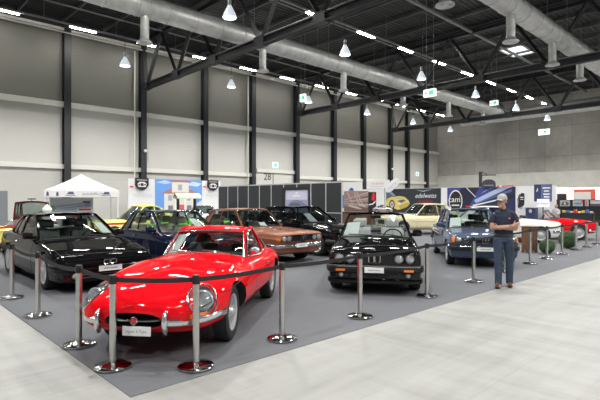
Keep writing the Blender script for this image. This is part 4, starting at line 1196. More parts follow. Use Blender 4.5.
# black saloon
boxcar('saloon', 'black four-door saloon with tinted windows, in front of the dark partition panels', C(1.1, 14.4), DOWN, sp_sedan(M['blackp']), wheel='cross', glass='glass_dark',
    lamps=((.66,.66),(.48,.66)), kid=(.10,.14,.66), grille=(.74,.58,.73), bump=(.44,.13,.05,'black',.03), plate=(0,.44,.42,.1), sheet=(-.6,-.25,.1,.6), rows=(.15,-.95))

# black open car
t, c = opencar('convertible', 'black convertible with its hood down and white sheet behind the windscreen, facing the aisle', C(1.40, 8.80), head(-.17, -.985), sp_e30(M['blackp']), 'leather_grey', (0., -.72), frame_mat=M['blackp'], wheel='cross')
c.panel(t, -.70, .70, .552, .712, 'grille', 'matblack', off=.004, n=16)
for y in (.60, .415):
    for sd in (-1, 1): c.lamp(t, sd*y, .632, .078, ring='black')
c.kidney(t, .088, .15, .635, off=.012)
c.bumper(t, .455, .13, .05, 1.68, 'black', off=.035); c.bumper(t, .47, .13, .05, -1.75, 'black', off=.035, d=-1, name='rear_bumper')
m = MB(); m.join(c.seam(None, c.lin((-.76, .5), (.76, .5), 20), 'x', .006, off=.058)); m.build('bumper_strip', M['chrome'], t)
for sd in (-1, 1):
    c.panel(t, *sorted((sd*.50, sd*.66)), .415, .455, 'indicator', 'amber', off=.058)
    c.panel(t, *sorted((sd*.46, sd*.66)), .315, .385, 'fog_light_recess', 'matblack', off=.006); c.lamp(t, sd*.57, .345, .045, 'fog_light', ring='black')
    c.panel(t, *sorted((sd*.45, sd*.70)), .60, .72, 'tail_light', 'redlens', d=-1, off=.006)
c.panel(t, -.40, .40, .30, .375, 'air_intake', 'matblack', off=.006, n=12)
c.bumper(t, .235, .07, .04, 1.68, 'blackp', off=.045, name='front_spoiler')
c.plate(t, .0, .44, .33, .095, off=.075)
c.paper(t, -.93, -.50, .10, .62).build('price_sheet', M['paper'], t, smooth=False)
b = MB(); x = 1.98; b.lathe([(.036,-.004),(.036,.006),(.001,.008)], 18, 'z', (x, 0, c.tz(x, 0))); b.build('badge', M['chrome'], t)

# blue coupe behind the man
a = head(-.155, -.988); p = wheel_to_axle(G(446, 264), a, .805, False)
t, c = boxcar('coupe', 'metallic steel-blue coupe with four round headlamps, just behind the man with crossed arms', p, a, sp_e21(M['bluep']), seat='leather_black', wheel='alloy',
    lamps=((.615,.68),(.435,.68)), lamp_r=.068, kid=(.06,.16,.675), grille=(.70,.60,.76), bump=(.47,.10,.05,'black',.035), plate=(0,.455,.40,.1), sheet=(-.88,-.45,.06,.55))
c.bumper(t, .525, .022, .03, 1.7, 'chrome', off=.06, name='bumper_trim')
for sd in (-1, 1): c.panel(t, *sorted((sd*.70, sd*.765)), .62, .74, 'indicator', 'amber', off=.012)

# cream coupe side-on
a = head(-.97, -.25); p = wheel_to_axle(G(403, 235.4), a, .82, True)
boxcar('coupe', 'cream two-door coupe with chrome trim, side-on before the dark banner with the yellow car', p, a, sp_classic(M['creamp']), seat='leather_tan', wheel='steel', face='chrome',
    lamps=((.58,.66),), lamp_r=.095, grille=(.38,.50,.70), bump=(.42,.10,.05,'chrome',.04), trim=.62, chrome_frames=True, mirror=None)

# white car and red roadster beyond the man
a = head(.95, -.30); p = wheel_to_axle(G(541, 243.6), a, .80, False)
boxcar('coupe', 'white coupe with a long flat bonnet, between the blue coupe and the red open car', p, a, sp_e21(M['whitep']), seat='leather_black', wheel='steel', face='alloy',
    lamps=((.58,.66),), lamp_r=.09, grille=(.46,.58,.72), bump=(.44,.09,.05,'chrome',.03), plate=(0,.42,.4,.1), chrome_frames=True, ind=(.66,.74,.48,.54), mirror=None)
a = head(.95, -.30); p = wheel_to_axle(G(579, 240.5), a, .765, False)
t, c = opencar('roadster', 'red open roadster beside the white coupe, farthest right of the cars', p, a, sp_roadster(M['red']), 'leather_black', (-.35,), wheel='steel', hr=False, frame_r=.02, mirror=False)
for sd in (-1, 1): c.lamp(t, sd*.52, .63, .085); c.panel(t, *sorted((sd*.46, sd*.58)), .47, .51, 'indicator', 'amber', off=.012)
c.panel(t, -.34, .34, .43, .58, 'grille', 'matblack', off=.005, n=12); c.bumper(t, .38, .08, .04, 1.6, off=.04); c.bumper(t, .42, .08, .04, -1.6, off=.04, d=-1, name='rear_bumper')

# yellow cars
t, c = boxcar('coupe', 'yellow round-roofed coupe standing between the white gazebo and the navy coupe', C(-7.45, 18.0), UPD, dict(sp_fastback(M['yellowp']), gh=dict(sp_fastback(M['yellowp'])['gh'], z=1.42, z_f=1.36, z_r=1.30)), glass='glass_dark', seat='leather_black', wheel='five',
    lamps=((.60,.62),), lamp_r=.10, rows=(-.1,), mirror=(1,-1), ind=(.50,.66,.40,.44))
t, c = opencar('roadster', 'low yellow roadster cut off by the left edge of the photograph', C(-9.95, 14.7), head(.97, -.22), sp_roadster(M['yellowp']), 'leather_black', (-.35,), wheel='five', frame_r=.02, mirror=False)
for sd in (-1, 1): c.lamp(t, sd*.52, .60, .085)
# green roadster and white cars far behind
t, c = opencar('roadster', 'bright green roadster glimpsed between the navy coupe and the brown coupe', C(-4.93, 18.0), UPD, sp_roadster(M['greenp']), 'leather_black', (-.35,), wheel='five', frame_r=.02, mirror=False)
for sd in (-1, 1): c.lamp(t, sd*.52, .63, .085)
m = MB()
for sd in (-1, 1):
    m.join(c.seam(None, c.lin((-1.6, .60), (1.55, .60), 30), 'y', .018, sd=sd, off=.002))
m.build('side_stripe', M['redlens'], t)
w1, _ = boxcar('saloon', 'small white old saloon in front of the house mural, farther from the dark partition', Dp(203, 26.0), head(.2, -.98), sp_classic(M['whitep']), glass='glass_dark', wheel='steel', face='chrome', lamps=((.58,.68),), lamp_r=.09, grille=(.4,.52,.70), bump=(.42,.09,.05,'chrome',.04), chrome_frames=True, mirror=None)
w1.scale = (1,1,.91)
dup(w1, (18.0-1.31+2.62, 26.2, .009), UPD, 'small white old saloon half hidden behind the end of the dark partition')

# maroon pre-war saloon, far left
def make_vintage(loc, ang):
    t = car_root('vintage_saloon', 'maroon pre-war saloon with separate wings, beyond the tail of the black coupe', loc, ang, 2.7)
    sp = dict(paint=M['maroonp'], wb=2.7, tyre=.36, tyre_w=.15, track=.76, kind='round', blunt=1, nb=5, nt=3.2,
        st=[(1.62,.40,.62,.98,.28),(1.3,.34,.64,1.04,.34),(.55,.30,.66,1.08,.52),(.30,.30,.66,1.10,.60),(0,.30,.66,1.12,.64),(-.9,.30,.66,1.12,.66),(-1.4,.34,.66,1.10,.60),(-1.9,.42,.62,.92,.46),(-2.1,.50,.60,.74,.30)],
        cowl=.50, hood_x=1.55, deck=-9, doors=(.40,-.90,-.25), door_z=.42, handle_drop=-.30, tub=[(.42,.40),(.25,.50),(-1.1,.52),(-1.35,.42)], arch_f=.2, arch_r=.2,
        gh=dict(wb=.60, wr=.53, wb_r=.46, wb_f=.54, wr_f=.50, wr_r=.44, z=1.56, x=(.36,.20,-1.1,-1.52), bow=.05, bow_r=.10, cuts=[(.40,.42),(.72,.78),(.86,.94)], crown=.07, apil=.03, bpil=.035))
    c = Car(sp); c.build_body(t); c.details(t); c.glasshouse(t, 'glass'); c.cabin(t, 'leather_tan', (-.1,-.85), hr=False, z0=.55)
    c.wheels(t, 'steel', track=.78, rr=.22)
    for ax in (1.35, -1.35):
        for sd in (-1, 1):
            m = MB(); rows = []
            for k in range(15):
                a = PI*(-.12+1.08*k/14) if ax > 0 else PI*(.02+1.1*k/14); r_ = .43
                x, z = ax+r_*math.cos(a)*1.05, .36+r_*math.sin(a)
                rows.append([Vector((x-.0*(q-2)**2, sd*(.52+.30*q/5), z-(.10*((q-2.)/3.)**2 if q > 2 else 0))) for q in range(6)])
            m.grid(rows); m.grid([[p+Vector((0,0,-.02)) for p in r_] for r_ in rows], flip=True); m.build('wing', M['maroonp'], t)
    for sd in (-1, 1):
        m = MB(); m.box(-.95, .95, min(sd*.5, sd*.80), max(sd*.5, sd*.80), .34, .38); m.build('running_board', M['black'], t, smooth=False)
        l = MB(); l.lathe([(.001,-.14),(.08,-.10),(.115,-.01),(.12,.03),(.11,.04)], 18, 'x', (1.66, sd*.48, .84)); o = l.build('headlight', M['chrome'], t)
        k = MB(); k.lathe([(.11,.035),(.06,.05),(.001,.055)], 18, 'x', (1.66, sd*.48, .84)); k.build('lens', M['lens'], o)
    g = MB(); pts = [(-.20,.46),(.20,.46),(.24,.75),(.16,.96),(0,1.0),(-.16,.96),(-.24,.75)]; g.tube([(1.635, y, z) for y, z in pts+[pts[0]]], .018, 8, cap=False)
    for k in range(-4, 5): g.tube([(1.635, k*.045, .47), (1.635, k*.045, .93)], .006, 5)
    g.build('radiator_grille', M['chrome'], t)
    c.lamp(t, 0, .9, .001) if False else None
    m = MB(); m.tube([(1.85,-.72,.44),(1.95,-.4,.44),(1.97,0,.44),(1.95,.4,.44),(1.85,.72,.44)], .035, 8, flat=(1.3,.6)); m.tube([(1.5,.3,.44),(1.95,.3,.44)], .02, 6); m.tube([(1.5,-.3,.44),(1.95,-.3,.44)], .02, 6); m.build('bumper', M['chrome'], t)
    m = MB(); m.tube([(-.1,0,1.58),(-.1,0,1.68)], .014, 6); m.tube([(-.1,-.14,1.68),(-.1,.14,1.68)], .022, 8); m.build('roof_sign_holder', M['black'], t)
    return t
make_vintage(Dp(28, 16.6), head(.42, -.90))

# silver model car on a red table
q = Dp(383, 26.3)
t = thing('display_table', 'red-topped display table behind the wooden bar', 'table', (q.x, q.y, .006), DOWN)
m = MB(); m.box(-.62,.62,-.35,.35,.86,.92); m.build('tabletop', pm('table red', (.7,.03,.03), .5), t, smooth=False)
for sx in (-1,1):
    for s2 in (-1,1): m = MB(); m.box(sx*.55-.03,sx*.55+.03,s2*.28-.03,s2*.28+.03,0,.86); m.build('leg', M['steel'], t, smooth=False)
sp = sp_fastback(M['silverp']); t = thing('model_car', 'large silver model car standing on the red-topped display table', 'model', (q.x, q.y, .928), DOWN+R(25))
c = Car(sp); c.build_body(t); c.glasshouse(t, 'glass_dark'); c.wheels(t, 'five'); t.scale = (.26,.26,.34)
# ================================================================ ROPE POSTS
posts = [(-22,283,'out'),(12,298.5),(38,316.5),(79,346),(113,368),(196,368),(282,340),(360,317.5),(427,297),(473.5,282),(505,272),(530,264),(547,259),(562,254.5),(576,250.5),(586.5,247.5),(597,244.5),(612,240,'out')]
plab = {12:'leftmost in the picture, beside the black wedge coupe', 38:'in front of the front wheel of the black wedge coupe', 79:'between the black wedge coupe and the red coupe', 113:'nearest the carpet corner, before the red grille',
    196:'before the right headlamp of the red coupe', 282:'near the rear wheel of the red coupe', 360:'directly before the black convertible', 427:'at the corner of the black convertible nearest the blue coupe', 473.5:'directly before the blue coupe',
    505:'half hidden behind the standing man', 530:'before the wooden plinth', 547:'before the smaller round bush', 562:'between the two round bushes', 576:'beside the larger round bush', 586.5:'before the front wheel of the red roadster', 597:'at the right edge of the picture'}
pp = [G(q[0], q[1]) for q in posts]
rp = None
for i, q in enumerate(posts):
    lab = 'steel rope post '+plab.get(q[0], 'outside the picture, %s' % ('left' if q[0] < 0 else 'right'))
    if rp is None:
        rp = thing('rope_post', lab, 'barrier post', pp[i], 0, 'steel rope posts along the carpet edge')
        m = MB(); m.lathe([(.001,.006),(.17,.006),(.176,.012),(.175,.024),(.16,.034),(.09,.046),(.05,.055),(.04,.06)], 36); m.build('base', M['steel_dark'], rp)
        m = MB(); m.lathe([(.034,.05),(.034,.875)], 20, cap=True); m.build('pole', M['steel'], rp)
        m = MB(); m.lathe([(.036,.82),(.0365,.9),(.033,.908),(.001,.91)], 20); m.box(-.040,.040,-.012,.012,.835,.885); m.box(-.012,.012,-.04,.04,.835,.885); m.build('belt_head', M['black'], rp)
        o = rp
    else:
        o = copy_tree(rp); o.location = pp[i]; o['label'] = lab
    o.location.z = .006
for i in range(len(posts)-1):
    o = [x for x in bpy.data.objects if x.get('category') == 'barrier post'][i]
    a, b = pp[i], pp[i+1]; d = b-a; L = d.length; sag = .014*L
    if posts[i][0] in (12, 38): sag = .06*L*.5
    m = MB(); rows = []
    for k in range(13):
        t = k/12; c = d*t; dr = d.normalized(); z = .862-sag*4*t*(1-t)
        n_ = Vector((-dr.y, dr.x, 0))
        if t == 0: c = dr*.037
        if t == 1: c = d-dr*.037
        rows.append([c+n_*.0015+Vector((0,0,z-.024)), c+n_*.0015+Vector((0,0,z+.024)), c-n_*.0015+Vector((0,0,z+.024)), c-n_*.0015+Vector((0,0,z-.024))])
    m.grid(rows, closed=True); m.poly(rows[0]); m.poly(rows[-1]); m.build('belt', M['matblack'], o, smooth=False)

# ================================================================ BUSHES AND PLINTH
def bush(loc, r, lab, seed):
    rnd = random.Random(seed)
    t = thing('boxwood_ball', lab, 'plant', loc, 0)
    leaf = pm('boxwood leaf', (.075,.155,.055), .55, noise=(30,.5)) if 'leaf' not in M else M['leaf']; M['leaf'] = leaf
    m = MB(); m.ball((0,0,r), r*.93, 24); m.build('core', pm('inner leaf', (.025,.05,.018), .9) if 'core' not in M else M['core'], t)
    g = MB()
    for k in range(2600):
        v = Vector((rnd.gauss(0,1), rnd.gauss(0,1), rnd.gauss(0,1))).normalized(); c = Vector((0,0,r))+v*r*rnd.uniform(.92,1.01)
        if c.z < .004: continue
        n = (v+Vector((rnd.uniform(-.8,.8), rnd.uniform(-.8,.8), rnd.uniform(-.8,.8)))).normalized(); a = n.orthogonal().normalized(); b = n.cross(a); s_ = r*rnd.uniform(.05,.085)
        p = [c+a*s_, c+b*s_*.5, c-a*s_, c-b*s_*.5]
        if min(q.z for q in p) > .002: g.poly(p)
    g.build('foliage', leaf, t, smooth=False, recalc=False, weld=False)
p1, p2 = G(547, 254.0), G(568, 248.5)
bush(Vector((p1.x, p1.y, .006)), .225, 'smaller clipped round green bush beside the wooden plinth', 1)
bush(Vector((p2.x, p2.y, .006)), .30, 'larger clipped round green bush before the red roadster', 2)
q = G(529.5, 252.5)
pl = thing('wooden_plinth', 'reddish brown wooden plinth standing before the white coupe', 'plinth', (q.x, q.y, .006), R(-8))
m = MB(); m.rbox(-.18,.18,-.17,.17,.05,.79,.012,seg=1); m.build('body', M['rustwood'], pl, smooth=False)
for sx in (-1,1):
    for sy_ in (-1,1): m = MB(); m.box(sx*.15-.03,sx*.15+.03,sy_*.14-.03,sy_*.14+.03,0,.05); m.build('foot', M['rustwood'], pl, smooth=False)
m = MB(); m.rbox(-.20,.20,-.19,.19,.79,.82,.01,seg=1); m.build('top', M['rustwood'], pl, smooth=False)
for k in (-1,0,1):
    m = MB(); m.box(k*.09-.004,k*.09+.004,-.173,-.169,.06,.78); m.build('plank_joint', M['matblack'], pl, smooth=False)

# ================================================================ FLAT PRINTS
def P3(m, pts, layer, mi, w=1., h=1., x0=0., z0=0.):
    m.poly([(x0+x*w, -.004-.0016*layer, z0+z*h) for x, z in pts], mi)
def rect(a, b, c, d): return [(a,c),(b,c),(b,d),(a,d)]
def ell(cx, cz, rx, rz, n=28): return [(cx+rx*math.cos(2*PI*k/n), cz+rz*math.sin(2*PI*k/n)) for k in range(n)]
MC = {}
def mc(*c):
    if c not in MC: MC[c] = pm('print %d' % len(MC), c, .45)
    return MC[c]
def board(name, lab, cat, loc, rz, w, h, base, shapes, z0=0., th=.05, group=None, frame=None):
    """panel with printed shapes, front towards local -y"""
    t = thing(name, lab, cat, loc, rz, group)
    mats = [base]; 
    m = MB(); m.box(0, w, 0, th, z0, z0+h); m.build('panel', base, t, smooth=False)
    if shapes:
        p = MB(); mats = []
        for i, (mat, pts) in enumerate(shapes):
            if mat not in mats: mats.append(mat)
            P3(p, pts, i*.5, mats.index(mat), w, h, 0, z0)
        p.build('print', mats, t, smooth=False, recalc=False, weld=False)
    if frame:
        f = MB(); b = .03
        f.box(-b, 0, -.02, th, z0-b, z0+h+b); f.box(w, w+b, -.02, th, z0-b, z0+h+b); f.box(0, w, -.02, th, z0+h, z0+h+b); f.box(0, w, -.02, th, z0-b, z0); f.build('frame', frame, t, smooth=False)
    return t
PU = 33.0
def on_pu(px0, px1, pyt, pyb, U=PU, dv=0.):
    """placement on a wall plane across the hall: origin, width, z0, height (left edge first)"""
    va, vb = v_on_u(px0, U), v_on_u(px1, U); bm_ = (depth(U, va)+depth(U, vb))/2
    zt_ = zat(pyt, bm_); zb_ = zat(pyb, bm_) if pyb is not None else 0.
    zb_ = max(zb_, 0.006)
    return (U+dv, va, 0), va-vb, zb_, zt_-zb_
DN = -PI/2
W_ = M['white']; K_ = mc(.015,.015,.018); R_ = mc(.72,.03,.03); GY = mc(.45,.46,.48); NV = mc(.03,.045,.13); SKY = mc(.16,.36,.80); 

# ---- dark partition across the hall
U1 = 16.2; va, vb = 24.3, v_on_u(342, U1)
n = 10; wd = (va-vb)/n
nm = ['farthest from the camera','second from the far end','third from the far end','fourth from the far end','fifth from the far end','fifth from the near end','fourth from the near end','third from the near end','second from the near end','nearest the camera']
for k in range(n):
    t = thing('partition_panel', 'dark charcoal partition panel behind the brown and black cars, '+nm[k], 'partition', (U1, va-k*wd, .006), DN, 'dark partition panels across the hall')
    m = MB(); m.box(.03, wd-.03, -.012, .012, .05, 2.44); m.build('infill', mc(.02,.022,.026), t, smooth=False)
    f = MB(); f.box(-.0, .03, -.02, .02, 0, 2.5); f.box(wd-.03, wd, -.02, .02, 0, 2.5); f.box(.03, wd-.03, -.02, .02, 2.44, 2.5); f.box(.03, wd-.03, -.02, .02, .0, .05); f.box(.03, wd-.03, -.022, -.012, 1.02, 1.06); f.build('frame', M['alloy'], t, smooth=False)
# lavender car poster in front of it
b0 = 19.8; o = Dp(285, b0); w = 24/FOC*b0/ .80
pz = zat(190, b0)
lv = mc(.42,.40,.62)
t = board('car_poster', 'lavender poster of a dark car hanging before the dark partition', 'poster', (o.x, o.y, 0), DN+.12, w*1.0, pz-1.15, mc(.36,.35,.55),
    [(mc(.62,.60,.78), rect(.05,.95,.55,.97)), (mc(.22,.22,.34), [(.05,.18),(.2,.42),(.45,.55),(.7,.5),(.95,.3),(.95,.14),(.05,.1)]), (W_, rect(.35,.65,.70,.76)), (W_, ell(.5,.86,.05,.04)), (mc(.10,.11,.17), [(.1,.2),(.3,.4),(.6,.4),(.75,.22)])], z0=1.15, th=.04)
m = MB(); m.box(-.16, w+.05, -.03, .06, pz, pz+.10); m.build('top_rail', K_, t, smooth=False)
m = MB(); m.box(-.16, -.0, -.03, .06, 0.006, pz); m.box(w, w+.05, -.03, .06, 0.006, pz); m.build('side_post', K_, t, smooth=False)

# ---- long booth wall at the back middle
def pboard(name, lab, cat, px0, px1, pyt, pyb, base, shapes, U=PU, dv=0., **k):
    loc, w, z0, h = on_pu(px0, px1, pyt, pyb, U, dv); return board(name, lab, cat, loc, DN, w, h, base, shapes, z0=z0, **k), w, z0, h
bw, *_ = pboard('booth_wall', 'long white booth wall behind the cream coupe, the banners hang on it', 'booth wall', 341.5, 556, 188.0, None, W_, [], th=.08)
pboard('booth_panel', 'tall white booth panel between the dark partition and the garage photo', 'booth wall', 342, 362.5, 182.0, 190.9, W_, [(mc(.05,.10,.45), [(.36,.02),(.62,.02),(.56,.28),(.50,.36),(.42,.28)])], dv=-.056)
pboard('hanging_banner', 'narrow blue strip banner beside the garage photo', 'banner', 342.6, 344.4, 195, 208, mc(.12,.30,.60), [], dv=-.034, th=.03)
# garage photo
sh = [(mc(.20,.11,.10), rect(0,1,0,.35)), (mc(.36,.22,.20), rect(0,1,.35,1))]
for k in range(12):
    y = .02+.10*k; c_ = (mc(.56,.47,.45), mc(.18,.11,.10), mc(.42,.31,.29))[k % 3]; sh.append((c_, [(-.05,.30+.03*k),(1,y-.02),(1,y+.035),(-.05,.32+.03*k)]))
for x in (.12, .40, .52): sh.append((mc(.50,.41,.39), [(x,.95),(x+.05,.98),(x+.30,.30),(x+.26,.28)]))
for x, z in ((.2,.30),(.45,.22),(.62,.34)): sh.append((mc(.62,.53,.50), [(x,z),(x+.28,z-.12),(x+.30,z-.07),(x+.02,z+.06)]))
sh.append((mc(.22,.11,.09), rect(0,1,0,.12)))
def clip(pts): return [(min(max(x,0),1), min(max(z,0),1)) for x, z in pts]
sh = [(a, clip(b)) for a, b in sh]
pboard('picture', 'large brownish photo print of workshop beams on the booth wall', 'poster', 344.5, 368.5, 191.2, 211.5, mc(.30,.18,.16), sh, dv=-.056)
# black panel with flame
pboard('hanging_banner', 'black banner with a red flame emblem next to the garage photo', 'banner', 368.6, 376.2, 192, 213, K_, [(R_, [(.42,.62),(.78,.58),(.92,.78),(.72,1.0),(.55,.92),(.45,.8)]), (W_, [(.05,.42),(.55,.46),(.95,.60),(.95,.52),(.6,.40),(.05,.36)]), (W_, [(.6,.1),(1.,.1),(1.,.3),(.75,.2)])], dv=-.034, th=.03)
# white hanging banner and the oval flag
t, w, z0, h = pboard('hanging_banner', 'white hanging banner with faded red lettering above the booth wall', 'banner', 367, 389.5, 180.2, 188.5, W_, [], dv=-.036, th=.03)
text('lettering', 'MOTORWORLD', h*.30, mc(.72,.30,.32), t, (w*.50, -.012, z0+h*.58), sx=.82)
m = MB(); P3(m, rect(.16,.78,.24,.29), 1, 0, w, h, 0, z0); m.build('print_line', mc(.62,.62,.66), t, smooth=False, recalc=False)
loc, w, z0, h = on_pu(387, 399, 179.2, 191.5, PU, -.09)
t = thing('oval_flag', 'tilted white oval flag with grey script above the yellow car banner', 'flag', loc, DN)
m = MB(); cx, cz = w/2, z0+h/2; R45 = R(38)
pts = []
for k in range(32):
    a = 2*PI*k/32; x, z = .82*math.copysign(abs(math.cos(a))**.8, math.cos(a)), .36*math.copysign(abs(math.sin(a))**.8, math.sin(a)); pts.append((cx+x*math.cos(R45)-z*math.sin(R45), cz+x*math.sin(R45)+z*math.cos(R45)))
m.poly([(x, -.012, z) for x, z in pts]); m.poly([(x, .012, z) for x, z in pts][::-1]); m.grid([[(x, -.012, z) for x, z in pts+[pts[0]]], [(x, .012, z) for x, z in pts+[pts[0]]]]); m.build('cloth', W_, t, smooth=False)
m = MB(); m.tube([(cx+q*math.cos(R45)-.05*math.sin(q*14)*math.sin(R45), -.014, cz+q*math.sin(R45)+.05*math.sin(q*14)*math.cos(R45)) for q in [-.5+k*.025 for k in range(41)]], .018, 5); m.build('script_line', mc(.35,.35,.5), t)
m = MB(); m.tube([(cx-.8, .02, 0.006), (cx-.8, .02, cz-.2)], .02, 8); m.build('pole', M['steel'], t)
# dark banner with the yellow car
yc, yd = mc(.78,.62,.16), mc(.55,.42,.10)
car = [(yc, [(.0,.42),(.02,.60),(.10,.66),(.26,.70),(.36,.66),(.43,.52),(.46,.38),(.40,.24),(.28,.14),(.22,.12),(.12,.22),(.0,.30)]), (mc(.10,.13,.22), [(.0,.62),(.02,.92),(.08,.95),(.20,.72),(.10,.66)]), (mc(.30,.36,.48), [(.03,.90),(.07,.93),(.18,.73),(.14,.70)]),
    (yd, [(.24,.30),(.44,.44),(.46,.38),(.40,.24),(.28,.14)]), (K_, ell(.115,.34,.055,.20)), (mc(.6,.6,.62), ell(.115,.34,.035,.14)), (K_, ell(.115,.34,.012,.05)), (mc(.12,.12,.14), [(.22,.50),(.34,.56),(.38,.50),(.28,.40)]), (mc(.75,.75,.72), ell(.26,.38,.03,.06)), (mc(.75,.75,.72), ell(.425,.47,.015,.05)), (mc(.62,.55,.30), [(.12,.64),(.30,.64),(.36,.58),(.2,.58)])]
t, w, z0, h = pboard('hanging_banner', 'dark banner showing a yellow sports car and white script, behind the cream coupe', 'banner', 386.5, 441, 188.6, 213, mc(.025,.032,.04), car, dv=-.034, th=.03)
text('lettering', 'edelweiss', h*.26, W_, t, (w*.74, -.030, z0+h*.70), shear=.3, sx=.95); text('lettering', 'CLASSICS', h*.12, R_, t, (w*.74, -.030, z0+h*.46), sx=1.25)
m = MB(); P3(m, [(.56,.96),(.70,.86),(.88,.98),(.70,.90)], 1, 0, w, h, 0, z0); m.build('swash', GY, t, smooth=False, recalc=False)
# blue banner with ring logo
bl = mc(.02,.03,.10); st = mc(.45,.55,.78)
sh = [(mc(.05,.07,.28), [(0,.0),(.4,.0),(.75,1.),(0,1.)]), (mc(.015,.018,.05), [(.22,1),(.5,1),(.30,.0),(.10,0)]), (st, [(.45,.35),(.93,.96),(.98,1.),(.80,1.),(.42,.48)]), (mc(.10,.14,.32), [(.38,.26),(.95,.80),(.96,.92),(.45,.36)]), (W_, [(.52,.74),(.66,.95),(.75,.99),(.60,.88)]), (W_, [(.40,.22),(.98,.62),(.98,.66),(.40,.28)]), (K_, [(.70,.40),(.98,.55),(.99,.72),(.90,.70)]), (W_, [(.30,.98),(.44,.60),(.45,.61),(.31,1.)]), (R_, [(.29,.20),(.34,.16),(.36,.22),(.31,.26)]),
    (W_, ell(.135,.44,.108,.46,40)), (K_, ell(.135,.44,.095,.41,40))]
t, w, z0, h = pboard('hanging_banner', 'blue banner with a round ring logo and a gleaming car body, behind the man', 'banner', 447.5, 515.5, 187.2, 212, bl, [(a, clip(b)) for a, b in sh], dv=-.034, th=.03)
text('lettering', 'cam!', h*.34, W_, t, (w*.135, -.034, z0+h*.50)); m = MB(); P3(m, rect(.075,.195,.24,.29), 14, 0, w, h, 0, z0); m.build('print_line', W_, t, smooth=False, recalc=False)
m = MB(); P3(m, ell(.205,.60,.010,.035), 14, 0, w, h, 0, z0); m.build('logo_dot', R_, t, smooth=False, recalc=False)
# red print strip above
pboard('red_strip_sign', 'red and white strip sign on top of the booth wall above the man', 'sign', 498, 515.5, 185.4, 186.9, W_, [(R_, rect(.02,.18,.1,.9)), (R_, rect(.3,.98,.1,.9))], dv=-.25, th=.03)
# dark arched sign and mast with arm
t, w, z0, h = pboard('arched_sign', 'dark arched sign standing above the blue banner', 'sign', 484, 497, 183.6, 187.2, mc(.05,.055,.07), [(mc(.25,.27,.3), rect(.12,.88,.35,.65))], dv=-.3, th=.1)
m = MB(); m.poly([(w*x, y, z0+h+z) for y in (-.0,) for x, z in [(0,0),(1,0),(.95,.16),(.75,.27),(.5,.3),(.25,.27),(.05,.16)]]); m.poly([(w*x, .1, z0+h+z) for x, z in [(0,0),(1,0),(.95,.16),(.75,.27),(.5,.3),(.25,.27),(.05,.16)]][::-1]); e_ = [(0,0),(.05,.16),(.25,.27),(.5,.3),(.75,.27),(.95,.16),(1,0)]
m.grid([[(w*x, 0, z0+h+z) for x, z in e_], [(w*x, .1, z0+h+z) for x, z in e_]]); m.build('arch', mc(.05,.055,.07), t, smooth=False)
bq = 47.; q = Dp(480.5, bq); zt_ = zat(171.8, bq)
t = thing('mast', 'dark mast with a side arm standing before the concrete wall', 'mast', (q.x, q.y, 0.006), DN)
m = MB(); m.box(-.12,.12,-.12,.12,0,zt_); m.build('post', M['steelbeam'], t, smooth=False)
m = MB(); m.tube([(0,0,zt_-.35),(1.55,0,zt_-.38)], .05, 8); m.tube([(.1,0,zt_-.02),(.75,0,zt_-.36)], .035, 8); m.build('arm', M['steelbeam'], t)
# white bean flag panel, navy counter
t, w, z0, h = pboard('hanging_flag', 'black rounded flag with white marks on the booth wall right of the man', 'flag', 517.2, 525.2, 193, 208.8, W_, [(K_, [(.10,.05),(.55,.0),(.9,.25),(.96,.75),(.9,.98),(.6,1.),(.25,.9),(.05,.6)]), (GY, [(.12,.3),(.16,.62),(.4,.92),(.55,.97),(.32,.85),(.2,.6),(.18,.3)]), (W_, rect(.42,.8,.70,.76)), (W_, rect(.42,.82,.58,.62)), (GY, [(.2,.06),(.6,.02),(.85,.22),(.5,.1)])], dv=-.034, th=.03)
bq = 31.; q = Dp(525.5, bq)
t = thing('navy_counter', 'navy booth counter with a pale emblem, right of the man', 'counter', (q.x, q.y, .006), DN)
m = MB(); m.box(0,.62,0,.45,0,1.12); m.build('body', NV, t, smooth=False)
m = MB(); m.box(-.03,.65,-.03,.48,1.12,1.16); m.build('top', GY, t, smooth=False)
m = MB(); P3(m, ell(.31,.92,.10,.12), 1, 0); m.build('emblem', mc(.6,.6,.55), t, smooth=False, recalc=False)
# tall navy sign with its light box
t, w, z0, h = pboard('navy_sign', 'tall navy sign with white text lines above the lit box', 'sign', 534, 550.8, 184.3, 201.5, NV, [(mc(.10,.13,.30), rect(.42,1,0,1)), (mc(.75,.60,.25), [(.12,.55),(.26,.62),(.22,.82)]), (W_, [(.14,.60),(.20,.66),(.2,.78)])], U=PU-1.6, th=.2)
for x0_, x1_, y in ((.52,.98,.78), (.60,.90,.60), (.56,.95,.42), (.60,.92,.26)):
    m = MB(); P3(m, rect(x0_,x1_,y-.03,y+.04), 4, 0, w, h, 0, z0); m.build('print_line', W_, t, smooth=False, recalc=False)
t, w, z0, h = pboard('light_box', 'small white lit box with blue script under the navy sign', 'sign', 537, 548.5, 199.0, 207.0, emit_mat('lit white sign', (.75,.75,.82), .45), [], U=PU-1.9, th=.15)
text('lettering', 'la dolce', h*.42, mc(.15,.15,.7), t, (w*.5, -.010, z0+h*.45), shear=.2)
m = MB(); m.box(w*.45,w*.55,.02,.1,0.006,z0); m.build('stand', M['steel'], t, smooth=False)
